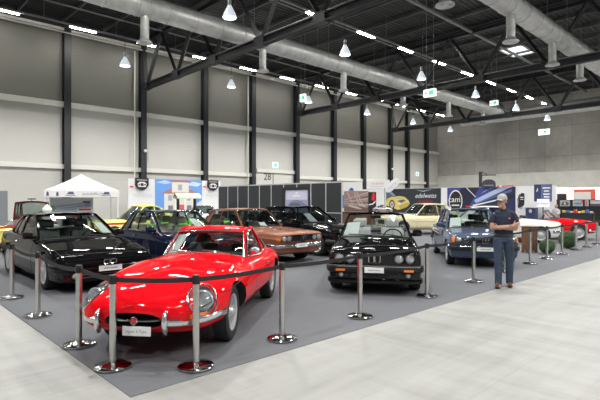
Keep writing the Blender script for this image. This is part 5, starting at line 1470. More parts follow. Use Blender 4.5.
# ---- booth on the far right: lit canopy, dark counter wall with pictures
U2 = 34.
pboard('booth_wall', 'white booth wall right of the navy sign', 'booth wall', 551, 566, 187, None, W_, [], U=U2+1.5, th=.08)
hot = emit_mat('lit booth front', (1.,.86,.70), 1.05)
t, w, z0, h = pboard('lit_booth_front', 'bright glowing booth front with a red frame and a pale screen', 'booth', 565.5, 612, 187.4, None, hot, [(mc(.80,.12,.08), rect(.19,.66,.5,.95)), (mc(.75,.72,.70), rect(.20,.56,.5,.88))], U=U2+.6, th=.3)
pboard('dark_screen', 'small black screen beside the glowing booth front', 'screen', 557, 566, 193.8, 200, K_, [(mc(.5,.03,.03), rect(0,.07,0,1))], U=U2, th=.15)
pc = lambda a, b, c, d: None
t, w, z0, h = pboard('dark_counter_wall', 'black counter wall with hanging car pictures below the glowing booth front', 'counter', 555.2, 612, 199.5, None, mc(.012,.012,.014), [], U=U2, th=.5)
def pic(px0, px1, y0, y1, lab, sh):
    pboard('car_picture', lab, 'picture', px0, px1, y0, y1, mc(.40,.42,.44), sh, U=U2, dv=-.06, th=.03)
pic(560.3, 570.2, 200.2, 206.2, 'grey car picture on the black counter wall, nearest the seated visitor', [(mc(.10,.10,.11), [(.1,.3),(.3,.7),(.7,.75),(.9,.4),(.8,.15),(.2,.15)]), (W_, [(.4,.3),(.6,.3),(.55,.6),(.45,.6)])])
pic(573, 583, 200.2, 206.2, 'picture of a blue racing car on the black counter wall', [(mc(.45,.45,.30), rect(0,1,0,.25)), (mc(.05,.25,.60), [(.1,.35),(.3,.6),(.75,.6),(.95,.35),(.5,.25)]), (R_, rect(.88,1,.5,1))])
pic(585.2, 588.8, 200, 206.2, 'narrow red and white picture on the black counter wall', [(mc(.6,.1,.1), rect(.2,.6,.1,.9))])
pic(590.5, 602, 200.2, 206.2, 'silver car front picture at the right edge of the black counter wall', [(mc(.08,.08,.09), rect(0,1,0,.4)), (mc(.75,.76,.78), [(.05,.65),(.3,.5),(.7,.5),(.95,.65),(.7,.6),(.3,.6)])])
# goods on a table before it
q = Dp(577.5, 28.4); t = thing('display_table', 'dark display table with small goods before the black counter wall', 'table', (q.x, q.y, .006), DN)
m = MB(); m.box(-.85,.85,-.3,.3,.82,.86); m.build('tabletop', K_, t, smooth=False)
m = MB(); m.box(-.84,.84,-.29,-.27,.05,.82); m.build('front_cloth', K_, t, smooth=False)
for sx in (-1,1):
    for s2 in (-1,1): m = MB(); m.box(sx*.78-.03,sx*.78+.03,s2*.24-.03,s2*.24+.03,0,.82); m.build('leg', M['steel'], t, smooth=False)
rnd = random.Random(9); cols = [(.7,.5,.1),(.1,.15,.5),(.6,.6,.6),(.6,.08,.05),(.8,.7,.3)]
where = ['leftmost','second from the left','third from the left','fourth from the left','fifth from the left','sixth from the left','seventh from the left','rightmost']
for k in range(8):
    x = -.75+.213*k; p = Vector((q.x, q.y-x, .866)); m = MB(); hh = rnd.uniform(.10,.22); m.rbox(-.08,.08,-.08,.08,0,hh,.02,seg=1)
    o = m.build('model_box', mc(*cols[k % 5]), smooth=False); o.location = p; tag(o, 'small coloured box on the dark display table, %s of the eight' % where[k], 'box', 'goods on the display table')

# wooden bar behind the convertible
va, vb = v_on_u(331, 25.), v_on_u(386, 25.)
t = thing('wooden_bar', 'reddish brown wooden bar with a dark top behind the black convertible', 'bar counter', (25., va, .006), DN)
w = va-vb; zt_ = zat(212.2, (depth(25,va)+depth(25,vb))/2)
m = MB(); m.box(0, w, 0, .6, 0, zt_-.06); m.build('body', M['rustwood'], t, smooth=False)
m = MB(); m.box(-.05, w+.05, -.06, .66, zt_-.06, zt_); m.build('counter_top', K_, t, smooth=False)
for k in range(1, 10): m = MB(); m.box(w*k/10-.008, w*k/10+.008, -.008, 0, .02, zt_-.07); m.build('plank_joint', M['matblack'], t, smooth=False)

# ---- house mural booth along the long wall
V1 = 28.4
def on_v(px0, px1, pyt, pyb=None, V=V1):
    ua, ub = u_on_v(px0, V), u_on_v(px1, V); b_ = (depth(ua,V)+depth(ub,V))/2; z0 = zat(pyb, b_) if pyb else .006; return (ua, V, 0), ub-ua, max(z0,.006), zat(pyt, b_)-max(z0,.006)
loc, w, z0, h = on_v(128.2, 220.5, 179.9)
board('booth_wall', 'white booth wall carrying the house mural, along the cladding wall', 'booth wall', loc, 0, w, h, W_, [], z0=z0, th=.1)
wal, roof, sh_, gr = mc(.80,.76,.70), mc(.45,.20,.17), mc(.55,.53,.52), mc(.55,.68,.35)
mural = [(SKY, rect(0,1,0,1)), (mc(.50,.65,.92), [(.02,.9),(.2,.97),(.35,.9),(.2,.86)]), (mc(.62,.74,.95), [(.62,.85),(.8,.95),(.99,.9),(.9,.8)]), (wal, rect(.18,.86,0,.60)), (roof, [(.10,.58),(.30,.72),(.74,.72),(.92,.58)]), (wal, rect(.34,.70,.62,.92)), (roof, [(.28,.92),(.34,.98),(.70,.98),(.76,.92)]), (sh_, rect(.46,.56,.68,.86)), (mc(.35,.42,.55), rect(.48,.54,.70,.84)),
    (mc(.35,.42,.55), rect(.26,.34,.38,.54)), (mc(.35,.42,.55), rect(.66,.74,.38,.54)), (mc(.2,.22,.26), rect(.26,.36,.02,.24)), (mc(.2,.22,.26), rect(.66,.76,.02,.24)), (mc(.72,.12,.12), rect(.42,.64,.10,.26)), (mc(.9,.88,.84), rect(.40,.44,.0,.55)), (mc(.9,.88,.84), rect(.60,.64,0,.55)), (mc(.72,.72,.75), [(.88,0),(1,0),(1,.40),(.88,.30)]), (wal, rect(0.0,.18,0,.10))]
loc, w, z0, h = on_v(155.2, 202, 179.6, 213.5, V1-.03)
board('mural_picture', 'large mural of a pale villa with red roofs under blue sky', 'mural', loc, 0, w, h, SKY, mural, z0=z0, th=.02)
for px, nm in ((141.5, 'left'), (212.5, 'right')):
    u = u_on_v(px, V1-.05); b_ = depth(u, V1)
    t = thing('crest_sign', 'black sign with a white crest hanging on the booth wall %s of the house mural' % nm, 'sign', (u, V1-.10, 0), 0, 'crest signs beside the mural')
    z = zat(183.5, b_) if nm == 'left' else zat(185, b_); s_ = .44
    m = MB(); pts = [(-s_,-.12),(-s_*.5,-.36),(0,-.42),(s_*.5,-.36),(s_,-.12),(s_,.34),(-s_,.34)]
    m.poly([(x,-.03,z+zz) for x, zz in pts]); m.poly([(x,.03,z+zz) for x, zz in pts][::-1]); m.grid([[(x,-.03,z+zz) for x, zz in pts+[pts[0]]], [(x,.03,z+zz) for x, zz in pts+[pts[0]]]]); m.build('shield', K_, t, smooth=False)
    m = MB()
    for pts in (rect(-.34,.34,.20,.23), [(-.24,-.22),(.24,-.22),(.30,-.02),(.16,.10),(-.16,.10),(-.30,-.02)]): m.poly([(x,-.036,z+zz) for x, zz in pts])
    m.build('crest', W_, t, smooth=False, recalc=False)
    m = MB()
    for pts in (rect(-.10,.10,-.16,.02), rect(-.24,-.14,-.12,-.02), rect(.14,.24,-.12,-.02)): m.poly([(x,-.039,z+zz) for x, zz in pts])
    m.build('crest_detail', K_, t, smooth=False, recalc=False)
    text('lettering', 'WELCOME', .26, mc(.62,.66,.72), t, (.1, .055, zat(195.5, b_)))
    m = MB(); zz = zat(187.3, b_); xx = -.66; m.poly([(xx-.16,.055,zz),(xx+.16,.055,zz-.02),(xx+.14,.055,zz+.05),(xx-.02,.055,zz+.09)]); m.build('red_mark', R_, t, smooth=False, recalc=False)
# umbrella before the mural
q = Dp(186, 22.3); t = thing('parasol', 'pale green striped parasol on two dark posts before the house mural', 'parasol', (q.x, q.y, .006), R(-15))
zc = zat(196.3, 22.3)
for x in (-.38, .42): m = MB(); m.tube([(x,0,0),(x,0,zc)], .07, 8); m.build('post', M['steelbeam'], t)
m = MB(); rows = []
for k in range(9):
    x = -.52+1.15*k/8; rows.append([(x,-.4,zc-.10),(x,-.38,zc+.0),(x,0,zc+.14),(x,.38,zc+.0),(x,.4,zc-.10)])
m.grid(rows); m.grid([[Vector(p)-Vector((0,0,.015)) for p in r_] for r_ in rows], flip=True)
for i in range(len(m.f)): m.m[i] = (i//4) % 2
m.build('canopy', [mc(.62,.74,.45), mc(.78,.82,.66)], t, smooth=False)

# ---- white gazebo
b0 = 22.5; q = Dp(81.2, b0); wt = 66/FOC*b0
rz = YAW-PI/2; t = thing('gazebo', 'white pop-up gazebo with printed valance behind the black wedge coupe', 'tent', (q.x, q.y, .006), YAW*0-R(16))
ze, zv, zp = zat(190.5, b0-1.4), zat(197.2, b0-1.4), zat(174.5, b0)
hw = wt/2*.97; fab = pm('white tent fabric', (.86,.86,.88), .7)
m = MB(); N = 10
for k in range(4):
    a = k*PI/2; rows = []
    for i in range(N+1):
        s_ = i/N; z = ze+(zp-ze)*(s_**1.25*.55+s_*.45); r_ = hw*(1-s_)
        row = []
        for j in range(N+1):
            y = (-1+2*j/N)*r_; p = Vector((y, -r_, z-.05*(1-abs(-1+2*j/N)**2)*s_*(1-s_)*4)); row.append(Matrix.Rotation(a, 3, 'Z') @ p)
        rows.append(row)
    m.grid(rows)
o = m.build('roof', fab, t, angle=25)
m = MB()
for k in range(4):
    a = Matrix.Rotation(k*PI/2, 3, 'Z'); 
    f = [a @ Vector(p) for p in ((-hw,-hw-.004,zv),(hw,-hw-.004,zv),(hw,-hw-.004,ze+.01),(-hw,-hw-.004,ze+.01))]; g_ = [a @ Vector(p) for p in ((-hw,-hw+.004,zv),(hw,-hw+.004,zv),(hw,-hw+.004,ze+.01),(-hw,-hw+.004,ze+.01))]
    m.poly(f); m.poly(g_[::-1])
    for i in range(4): j = (i+1) % 4; m.poly([f[i], f[j], g_[j], g_[i]])
va_ = m.build('valance', fab, t, smooth=False)
text('lettering', 'autohilfe.ch', .19, mc(.35,.37,.45), va_, (.42, -hw-.010, (ze+zv)/2))
for x in (-1.40, -1.02):
    m = MB(); m.poly([(x+a*.05, -hw-.009, (ze+zv)/2+b*.10) for a, b in ((-1,-1),(1,-1),(1,.3),(0,1),(-1,.3))]); m.build('logo_print', mc(.10,.11,.22), va_, smooth=False, recalc=False)
for x in (-.50, .98):
    m = MB(); m.poly([(x+a*.16, -hw-.009, (ze+zv)/2+.03+b*.06) for a, b in ((-1,-1),(1,-1),(.7,1),(-.4,1))]); m.poly([(x+a*.2, -hw-.009, (ze+zv)/2-.08+b*.012) for a, b in ((-1,-1),(1,-1),(1,1),(-1,1))]); m.build('logo_print', mc(.10,.11,.22), va_, smooth=False, recalc=False)
for sx in (-1,1):
    for s2 in (-1,1):
        l = MB(); l.box(sx*(hw-.05)-.03, sx*(hw-.05)+.03, s2*(hw-.05)-.03, s2*(hw-.05)+.03, 0, ze); l.build('leg', M['white'], t, smooth=False)
# banner under it
ba = b0-.9; q2 = Dp(49.5, ba); w = 40/FOC*ba; z0, z1 = zat(221, ba), zat(197.8, ba)
t2 = board('dealer_banner', 'printed banner of a glass showroom building hanging under the gazebo', 'banner', (q2.x, q2.y, 0), -R(16), w, z1-z0, mc(.60,.68,.80),
    [(mc(.78,.82,.88), rect(0,1,.72,1)), (mc(.34,.42,.58), [(.14,.62),(.85,.82),(.93,.86),(.93,.50),(.14,.44)]), (mc(.58,.66,.80), [(.16,.58),(.80,.76),(.80,.70),(.16,.53)]), (mc(.58,.66,.80), [(.16,.50),(.80,.62),(.80,.57),(.16,.47)]), (mc(.36,.14,.15), rect(.04,.62,.32,.40)), (mc(.20,.35,.16), ell(.07,.55,.07,.12)), (mc(.45,.46,.50), rect(0,1,0,.32)), (W_, [(.62,.52),(.98,.60),(.98,.38),(.62,.36)]), (R_, rect(.66,.95,.44,.52)), (mc(.7,.72,.75), ell(.25,.16,.12,.06)), (mc(.72,.15,.12), ell(.6,.2,.12,.05)), (W_, rect(.1,.45,0,.08)), (W_, rect(.55,.9,0,.08)), (mc(.3,.06,.06), rect(.76,.93,.78,.86))], z0=z0, th=.03)
m = MB(); 
for x in (.02, w-.02): m.box(x-.02,x+.02,.03,.07,.006,z1)
m.build('stand', M['steel'], t2, smooth=False)
# white lathe-turned ornament
q = Dp(47.2, 15.2); t = thing('urn', 'white turned urn on a pedestal behind the black wedge coupe', 'urn', (q.x, q.y, .006), 0)
zt_ = zat(204.6, 15.2)
m = MB(); m.box(-.28,.28,-.28,.28,0,.85); m.build('pedestal', W_, t, smooth=False)
m = MB(); s_ = zt_-.85; m.lathe([(0.184,0),(0.190,.05*s_),(0.109,.12*s_),(0.068,.25*s_),(0.136,.33*s_),(0.177,.42*s_),(0.150,.50*s_),(0.082,.55*s_),(0.102,.62*s_),(0.143,.70*s_),(0.136,.80*s_),(0.068,.92*s_),(0.027,.98*s_),(0.001,1.*s_)], 24, 'z', (0,0,.85)); m.build('body', W_, t)
# grey panel at the left edge
q = Dp(-14, 20.6); w = 21.3/FOC*20.6; board('grey_panel', 'plain grey exhibition panel at the left edge of the picture', 'panel', (q.x, q.y, 0), rz, w, zat(190.8, 20.6)-.006, mc(.32,.34,.37), [], z0=.006, th=.05)
# red barrier belts
def red_belt(a, b, lab):
    t = thing('red_barrier', lab, 'barrier', Vector((a.x, a.y, .006)), 0)
    d = b-a
    for k, p in enumerate((Vector((0,0,0)), d)):
        m = MB(); m.lathe([(.15,0),(.15,.02),(.04,.04),(.025,.06),(.025,.95),(.001,.96)], 16, 'z', (p.x, p.y, 0)); m.build('post', M['steel'], t)
    m = MB(); n_ = Vector((-d.y, d.x, 0)).normalized()*.002; rows = []
    for k in range(9):
        c = d*(k/8); z = .90-.04*4*(k/8)*(1-k/8); rows.append([c+n_+Vector((0,0,z-.03)), c+n_+Vector((0,0,z+.03)), c-n_+Vector((0,0,z+.03)), c-n_+Vector((0,0,z-.03))])
    m.grid(rows, closed=True); m.build('belt', mc(.75,.03,.05), t, smooth=False)
red_belt(Dp(-26, 12.6), Dp(17, 13.6), 'red belt barrier behind the tail of the black wedge coupe')
red_belt(Dp(91, 14.9), Dp(131, 15.6), 'red belt barrier before the yellow coupe')
# silver car nose under the banner
# ================================================================ THE MAN
def limb(mb, pts, n=16):
    """pts: (x,y,z, rx, ry) – rx across, ry along y; ring planes follow the path"""
    P = [Vector(p[:3]) for p in pts]; rows = []
    for i, p in enumerate(P):
        d = (P[min(i+1, len(P)-1)]-P[max(i-1, 0)]).normalized()
        a = Vector((1,0,0)) if abs(d.x) < .8 else Vector((0,0,1))
        a = (a-d*a.dot(d)).normalized(); b = d.cross(a)
        rows.append([p+a*(pts[i][3]*math.cos(2*PI*k/n))+b*(pts[i][4]*math.sin(2*PI*k/n)) for k in range(n)])
    e0, e1 = P[0]-(P[1]-P[0]).normalized()*min(pts[0][3:5])*.5, P[-1]+(P[-1]-P[-2]).normalized()*min(pts[-1][3:5])*.5
    mb.grid(rows, closed=True)
    o = len(mb.v); mb.v += [tuple(e0), tuple(e1)]; base0 = o-len(rows)*n
    for k in range(n):
        mb.f.append((o, base0+(k+1) % n, base0+k)); mb.m.append(0)
        l = base0+(len(rows)-1)*n; mb.f.append((o+1, l+k, l+(k+1) % n)); mb.m.append(0)
def blob(mb, c, r, sc=(1,1,1), rot=None): mb.ball(c, r, 18, 0, sc, rot)
def remesh(mb, name, mat, parent, vox, smooth=4, fac=.5):
    me = mb.mesh('tmp', mat, False, recalc=True); o = bpy.data.objects.new('tmp', me); COL.objects.link(o)
    r = o.modifiers.new('r', 'REMESH'); r.mode = 'VOXEL'; r.voxel_size = vox
    s_ = o.modifiers.new('s', 'SMOOTH'); s_.iterations = smooth; s_.factor = fac
    dg = bpy.context.evaluated_depsgraph_get(); m2 = bpy.data.meshes.new_from_object(o.evaluated_get(dg)); bpy.data.objects.remove(o)
    m2.name = name; m2.materials.clear(); m2.materials.append(mat); finish(m2, True, 180)
    q = bpy.data.objects.new(name, m2); COL.objects.link(q); q.parent = parent; return q
skin = pm('skin', (.50,.27,.19), .5); polo = pm('navy polo cloth', (.012,.017,.040), .8, bump=.2, bscale=90)
jean = pm('blue denim', (.042,.066,.115), .85, noise=(6,.5)); shoe = pm('brown shoe leather', (.10,.045,.025), .5); capm = pm('grey cap cloth', (.44,.44,.42), .85, noise=(25,.2))
def make_person(loc, rz):
    t = thing('person', 'person in navy polo, blue jeans and grey cap, standing with crossed arms beyond the ropes', 'person', loc, rz)
    # local frame: faces -y, x to the viewer's right, feet on z = 0
    HX, HY, HZ = -.034, -.025, 1.60; TURN = R(-40)       # the head turns to the viewer's left
    b = MB()
    # legs, walking slowly: viewer-left leg slightly forward
    FL, FR = (-.115, -.13), (.125, .06)
    limb(b, [(-.085,.01,.90,.080,.095),(-.105,-.02,.72,.082,.088),(-.11,-.05,.50,.062,.066),(-.112,-.07,.34,.058,.062),(-.115,-.085,.10,.036,.042)])
    limb(b, [(.085,.01,.90,.080,.095),(.11,.005,.72,.082,.088),(.118,.02,.50,.062,.066),(.122,.045,.34,.058,.062),(.125,.085,.10,.036,.042)])
    for (fx, fy) in (FL, FR): limb(b, [(fx, fy+.09, .05, .036,.036),(fx*1.05, fy-.03,.045,.042,.034),(fx*1.1, fy-.11,.035,.04,.022)])
    # trunk
    limb(b, [(0,.01,.92,.145,.105),(0,.01,1.0,.155,.11),(0,-.005,1.10,.160,.125),(0,.0,1.22,.170,.125),(0,.01,1.32,.160,.115),(0,.015,1.38,.130,.085),(0,.02,1.43,.075,.065)])
    limb(b, [(0,.02,1.42,.066,.066),(-.014,.0,1.50,.058,.060),(HX,HY+.01,1.56,.056,.062)])
    # head
    rm = Matrix.Rotation(TURN, 3, 'Z')
    def H(x, y, z): return rm @ Vector((x, y, z))+Vector((HX, HY, HZ))
    hb = MB()
    blob(hb, (0,.012,.055), .098, (.80,1.0,1.0)); limb(hb, [(0,-.005,.06,.070,.085),(0,-.02,.0,.067,.078),(0,-.035,-.05,.055,.062),(0,-.05,-.085,.035,.035)])
    limb(hb, [(0,-.092,.025,.009,.010),(0,-.106,-.005,.013,.013),(0,-.108,-.018,.016,.012)], 10); blob(hb, (0,-.092,-.052), .018, (1.3,.6,.55)); blob(hb, (0,-.083,-.085), .024, (1.1,.8,.9))
    blob(hb, (0,-.085,.045), .03, (1.8,.5,.4))
    for s in (-1, 1): blob(hb, (s*.078,.012,.01), .03, (.35,.7,1.05)); blob(hb, (s*.042,-.066,-.02), .028, (1,.6,.9))
    M4 = Matrix.Translation((HX, HY, HZ)) @ Matrix.Rotation(TURN, 4, 'Z'); b.join(hb, M4)
    # arms crossed: s=-1 viewer left
    SH = {-1: Vector((-.182,.01,1.385)), 1: Vector((.182,.01,1.385))}
    EL = {-1: Vector((-.235,-.07,1.105)), 1: Vector((.232,-.07,1.115))}
    for s in (-1, 1):
        a, e = SH[s]+Vector((-s*.006,0,-.03)), EL[s]; m_ = a.lerp(e, .5)+Vector((s*.012,0,0))
        limb(b, [tuple(a+Vector((0,0,-.02)))+(.048,.050), tuple(m_)+(.050,.052), tuple(e)+(.042,.044)])
    # forearms: viewer-left one lies in front, hand on the other upper arm; the other tucks beneath
    WL = Vector((.135,-.205,1.165)); WR = Vector((-.125,-.165,1.13))
    limb(b, [tuple(EL[-1])+(.044,.044), tuple(EL[-1].lerp(WL,.35)+Vector((0,-.05,0)))+(.047,.044), tuple(EL[-1].lerp(WL,.7)+Vector((0,-.045,0)))+(.037,.034), tuple(WL)+(.029,.025)])
    limb(b, [tuple(EL[1])+(.044,.044), tuple(EL[1].lerp(WR,.35)+Vector((0,-.02,0)))+(.045,.042), tuple(EL[1].lerp(WR,.7)+Vector((0,-.02,0)))+(.036,.034), tuple(WR)+(.028,.026)])
    # front hand: palm on the upper arm, four fingers and a thumb
    p0 = WL; d = Vector((.80,.10,.28)).normalized(); up = Vector((-.28,-.05,.95)).normalized(); nrm = d.cross(up)
    limb(b, [tuple(p0)+(.028,.024), tuple(p0+d*.045)+(.040,.018), tuple(p0+d*.085)+(.042,.015)], 12)
    for k, ln in enumerate((.070,.080,.074,.058)):
        q0 = p0+d*.080+up*(.030-.020*k); inward = Vector((.1,1,0)).normalized()
        limb(b, [tuple(q0)+(.0092,.0092), tuple(q0+d*ln*.45+inward*.008)+(.0086,.0086), tuple(q0+d*ln*.72+inward*.026)+(.008,.008), tuple(q0+d*ln*.85+inward*.045)+(.007,.007)], 8)
    q0 = p0+d*.03+up*.028; limb(b, [tuple(q0)+(.012,.012), tuple(q0+up*.032+d*.02)+(.011,.011), tuple(q0+up*.048+d*.045)+(.009,.009)], 8)
    # tucked hand: palm vanishes under the other arm, fingers curl round it
    d2 = Vector((-.92,.05,.12)).normalized(); u2 = Vector((.1,0,.98)).normalized(); p1 = WR
    limb(b, [tuple(p1)+(.027,.024), tuple(p1+d2*.045)+(.038,.018), tuple(p1+d2*.08)+(.038,.015)], 12)
    for k, ln in enumerate((.062,.072,.066,.052)):
        q0 = p1+d2*.076+u2*(.028-.019*k); limb(b, [tuple(q0)+(.009,.009), tuple(q0+d2*ln*.5+Vector((0,.010,0)))+(.0084,.0084), tuple(q0+d2*ln*.8+Vector((0,.03,0)))+(.0075,.0075)], 8)
    q0 = p1+d2*.03+u2*.026; limb(b, [tuple(q0)+(.011,.011), tuple(q0+u2*.03+d2*.02)+(.010,.010), tuple(q0+u2*.045+d2*.04)+(.0085,.0085)], 8)
    body = remesh(b, 'body', skin, t, .0065, 3)
    # face details
    for s in (-1, 1):
        e = MB(); e.ball(H(s*.032,-.078,.022), .0125, 12, 0, (1.1,.7,.8)); e.ball(H(s*.032-.002,-.0870,.022), .006, 10, 1); o = e.build('eye', [mc(.8,.78,.75), mc(.05,.03,.02)], t)
        e = MB(); e.tube([H(s*.015,-.096,.044), H(s*.033,-.096,.048), H(s*.052,-.083,.042)], [.004,.005,.003], 6); e.build('eyebrow', mc(.12,.09,.07), t)
        # spectacles
        e = MB(); ring = [H(s*.034+.023*math.cos(2*PI*k/16), -.104+.006*abs(math.cos(2*PI*k/16)), .020+.017*math.sin(2*PI*k/16)) for k in range(17)]; e.tube(ring, .0022, 5, cap=False); e.tube([H(s*.057,-.098,.024), H(s*.080,-.02,.026), H(s*.082,.02,.018)], .0022, 5); e.build('spectacle_frame', K_, t)
    e = MB(); e.tube([H(-.026,-.099,-.047), H(0,-.104,-.049), H(.026,-.099,-.047)], [.003,.0045,.003], 6); e.build('mouth', mc(.32,.11,.09), t)
    # hair under the cap
    h = MB(); rows = []
    for i in range(7):
        z = -.035+.075*i/6; rows.append([H(.084*math.sin(a), .012+.104*math.cos(a)*1.0, z) for a in [(R(-62)+R(124)*k/20)*(1+.075*i) for k in range(21)]])
    h.grid(rows); h.grid([[p+(Vector((HX,HY,HZ))-p)*.06 for p in r_] for r_ in rows], flip=True); h.build('hair', mc(.18,.15,.13), t)
    # cap
    c = MB(); rows = []
    for i in range(9):
        a = PI/2*i/8; r_ = math.cos(a)**.75 if i < 8 else .001; rows.append([H(.094*r_*math.cos(2*PI*k/24), .008+.112*r_*math.sin(2*PI*k/24), .055+.108*math.sin(a)) for k in range(24)])
    c.grid(rows, closed=True); c.grid([[p for p in rows[0]], [p+Vector((0,0,-.006)) for p in rows[0]]], closed=True); cp = c.build('cap', capm, t)
    v = MB(); top = []
    for i in range(6):
        q = i/5; top.append([H((.075*(1-.18*q*q))*x, -.092*math.sqrt(max(0,1-(x*.75)**2))-.092*q*(1-.25*x*x), .060-.012*q-.018*x*x*(1-.2*q)) for x in [-1+2*k/12 for k in range(13)]])
    v.grid(top); lo = [[p-Vector((0,0,.006)) for p in r_] for r_ in top]; v.grid(lo, flip=True); v.grid([top[-1], lo[-1]]); v.grid([[r_[0] for r_ in top], [r_[0] for r_ in lo]]); v.grid([[r_[-1] for r_ in top], [r_[-1] for r_ in lo]]); v.build('visor', capm, cp)
    v = MB(); v.ball(H(0,.008,.163), .010, 10, 0, (1,1,.5)); v.build('button', capm, cp)
    # polo shirt
    p = MB()
    limb(p, [(0,.012,1.012,.184,.138),(0,.008,1.06,.182,.142),(0,-.004,1.12,.172,.145),(0,.0,1.22,.178,.145),(0,.01,1.32,.182,.138),(0,.015,1.395,.158,.108),(0,.02,1.445,.100,.085),(0,.022,1.468,.076,.074)], 28)
    for s in (-1, 1):
        a, e = SH[s], EL[s]; limb(p, [(s*.09,.018,1.395,.058,.075),(s*.145,.014,1.385,.064,.074),(s*.185,.01,1.350,.068,.074),tuple(a.lerp(e,.26)+Vector((s*.012,0,0)))+(.066,.072), tuple(a.lerp(e,.42)+Vector((s*.013,0,0)))+(.066,.070), tuple(a.lerp(e,.60)+Vector((s*.012,0,0)))+(.067,.069)])
    ps = remesh(p, 'polo_shirt', polo, t, .008, 8)
    c = MB(); ring = []
    for zz, rr, dz in ((1.450,.080,0),(1.492,.072,.01),(1.480,.088,0),(1.442,.100,-.01)): ring.append([(rr*math.sin(a), .018-rr*.95*math.cos(a)*1.0, zz+.012*(-math.cos(a))) for a in [R(18)+R(324)*k/24 for k in range(25)]])
    c.grid(ring); c.build('collar', polo, ps)
    e = MB(); e.ball((.085,-.128,1.30), .018, 10, 0, (1.1,.35,.8)); e.build('chest_logo', mc(.7,.25,.25), ps)
    # watch
    e = MB(); wv = EL[-1].lerp(WL, .90)+Vector((0,-.018,0)); dd = (WL-EL[-1]).normalized(); aa = dd.orthogonal().normalized(); bb = dd.cross(aa)
    e.tube([wv+aa*.036*math.cos(2*PI*k/18)+bb*.034*math.sin(2*PI*k/18) for k in range(19)], .009, 8, cap=False); e.build('wrist_watch', M['steel'], t)
    # jeans
    j = MB()
    limb(j, [(0,.012,.86,.172,.130),(0,.012,.92,.176,.130),(0,.012,1.0,.172,.126)], 24)
    limb(j, [(-.088,.012,.90,.108,.122),(-.10,-.01,.74,.098,.106),(-.108,-.045,.52,.080,.086),(-.112,-.065,.34,.074,.080),(-.115,-.082,.16,.068,.076),(-.115,-.086,.065,.068,.082)], 22)
    limb(j, [(.088,.012,.90,.108,.122),(.105,.01,.74,.098,.106),(.116,.022,.52,.080,.086),(.121,.045,.34,.074,.080),(.124,.075,.16,.068,.076),(.125,.086,.065,.068,.082)], 22)
    remesh(j, 'jeans', jean, t, .009, 3)
    e = MB(); e.tube([(.179*math.cos(2*PI*k/32), .012+.133*math.sin(2*PI*k/32), .978) for k in range(33)], .017, 8, cap=False, flat=(1.1,.4), up=(0,0,1)); e.build('belt', K_, t)
    for (fx, fy), rot in ((FL, R(-22)), (FR, R(-6))):
        s_ = MB(); limb(s_, [(0,.100,.050,.040,.046),(0,.05,.062,.043,.055),(0,-.03,.058,.047,.050),(0,-.10,.046,.049,.036),(0,-.155,.036,.042,.024)], 18)
        s_.xf(Matrix.Translation((fx, fy+.02, 0)) @ Matrix.Rotation(rot, 4, 'Z')); so = remesh(s_, 'shoe', shoe, t, .008, 3)
        k = MB(); pts = [(.040*math.cos(a)*(1.12 if math.sin(a) < 0 else 1.0), -.025-.140*-math.sin(a)) for a in [2*PI*q/24 for q in range(24)]]
        k.poly([(x, y, .0) for x, y in pts]); k.poly([(x, y, .020) for x, y in pts]); k.grid([[(x,y,0) for x,y in pts+[pts[0]]], [(x,y,.02) for x,y in pts+[pts[0]]]]); k.xf(Matrix.Translation((fx, fy+.02, 0)) @ Matrix.Rotation(rot, 4, 'Z')); k.build('sole', K_, so)
    return t
mp = G(503.6, 287.2)
man = make_person(Vector((mp.x, mp.y, .0065)), (YAW-PI/2)-R(14))
man.scale = (.93, .97, 1.0)
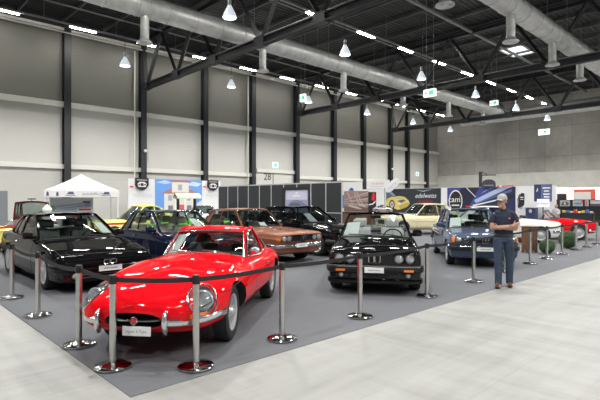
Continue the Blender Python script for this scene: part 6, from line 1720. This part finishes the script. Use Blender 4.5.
# a small seated visitor by the far counter, mostly hidden
def make_sitter(loc, rz):
    t = thing('person', 'person in a grey top seated by the black counter wall, behind the red roadster', 'person', loc, rz)
    b = MB()
    limb(b, [(0,0,.50,.17,.14),(0,.0,.75,.16,.12),(0,-.02,.98,.19,.12),(0,-.02,1.08,.14,.08)]); limb(b, [(0,-.02,1.05,.05,.055),(0,-.03,1.16,.05,.055)]); blob(b, (0,-.04,1.26), .105, (.82,1,1.12)); limb(b, [(0,-.135,1.26,.01,.01),(0,-.155,1.235,.014,.012)], 8)
    for s in (-1, 1):
        blob(b, (s*.085,-.03,1.25), .028, (.4,.7,1))
        limb(b, [(s*.19,-.02,1.02,.05,.05),(s*.24,-.08,.80,.045,.045),(s*.17,-.30,.74,.035,.035)]); limb(b, [(s*.17,-.30,.74,.032,.028),(s*.16,-.36,.74,.04,.018),(s*.155,-.40,.74,.04,.016)])
        for k in range(4): limb(b, [(s*.155+(k-1.5)*.019,-.39,.74,.009,.009),(s*.155+(k-1.5)*.020,-.43,.738,.008,.008),(s*.155+(k-1.5)*.020,-.46-.01*(k in (1,2)),.73,.007,.007)], 8)
        limb(b, [(s*.16-s*.035,-.34,.745,.011,.011),(s*.16-s*.06,-.38,.745,.009,.009)], 8)
        limb(b, [(s*.10,-.02,.50,.09,.09),(s*.12,-.42,.50,.065,.065),(s*.12,-.46,.44,.06,.06),(s*.12,-.44,.10,.04,.045)]); limb(b, [(s*.12,-.40,.05,.04,.04),(s*.12,-.58,.035,.042,.03)])
    remesh(b, 'body', skin, t, .009, 3)
    p = MB(); limb(p, [(0,0,.50,.19,.16),(0,.0,.75,.18,.14),(0,-.02,.98,.215,.145),(0,-.02,1.09,.16,.105)])
    for s in (-1, 1): limb(p, [(s*.17,-.02,1.02,.075,.075),(s*.245,-.08,.80,.066,.066),(s*.20,-.22,.755,.055,.055)])
    remesh(p, 'jumper', mc(.45,.46,.48), t, .01, 3)
    p = MB()
    for s in (-1, 1): limb(p, [(s*.10,.02,.50,.11,.105),(s*.12,-.42,.50,.08,.08),(s*.12,-.46,.43,.075,.075),(s*.12,-.44,.08,.06,.065)])
    remesh(p, 'trousers', mc(.03,.035,.05), t, .01, 3)
    h = MB(); rows = []
    for i in range(7):
        a = PI/2*i/6; rows.append([(.095*math.cos(a)*math.cos(2*PI*k/20), -.025+.112*math.cos(a)*math.sin(2*PI*k/20)*(.75 if math.sin(2*PI*k/20) < 0 else 1), 1.28+.105*math.sin(a)) for k in range(20)])
    h.grid(rows, closed=True); h.build('hair', mc(.25,.18,.12), t)
    for s in (-1, 1): e = MB(); e.ball((s*.035,-.138,1.275), .012, 10, 0); e.build('eye', K_, t)
    e = MB(); e.tube([(-.025,-.138,1.205),(.025,-.138,1.205)], .004, 6); e.build('mouth', mc(.32,.11,.09), t)
q = Dp(556.5, 29.0)
make_sitter(Vector((q.x, q.y, .006)), DN-R(20))
st = thing('stool', 'dark round stool under the seated visitor', 'stool', (q.x, q.y, .006), 0)
m = MB(); m.lathe([(.001,.36),(.19,.36),(.20,.385),(.19,.41),(.001,.41)], 20); m.build('seat', K_, st)
m = MB(); m.lathe([(.025,.04),(.025,.36)], 12); m.lathe([(.001,0),(.18,0),(.18,.02),(.03,.04)], 20); m.build('base', M['steel'], st)
# ================================================================ CAMERA, WORLD
cd = bpy.data.cameras.new('camera'); cam = bpy.data.objects.new('camera', cd); COL.objects.link(cam)
cam.location = (0, 0, EYE); cam.rotation_euler = (PI/2, 0, YAW-PI/2)
cd.sensor_width = 36; cd.lens = 36*FOC/600; cd.clip_end = 300; cd.clip_start = .05
SC.camera = cam
w = bpy.data.worlds.new('world'); SC.world = w; w.use_nodes = True
bg = w.node_tree.nodes['Background']; bg.inputs[0].default_value = (.95,.97,1.,1); bg.inputs[1].default_value = WORLD_S
vs = SC.view_settings; vs.view_transform = 'Standard'; vs.look = 'None'; vs.gamma = 1; vs.use_curve_mapping = False; vs.exposure = EXPO
SC.cycles.use_denoising = True
SC.cycles.max_bounces = 8; SC.cycles.transparent_max_bounces = 24; SC.cycles.sample_clamp_indirect = 6
SC.cycles.caustics_reflective = False; SC.cycles.caustics_refractive = False
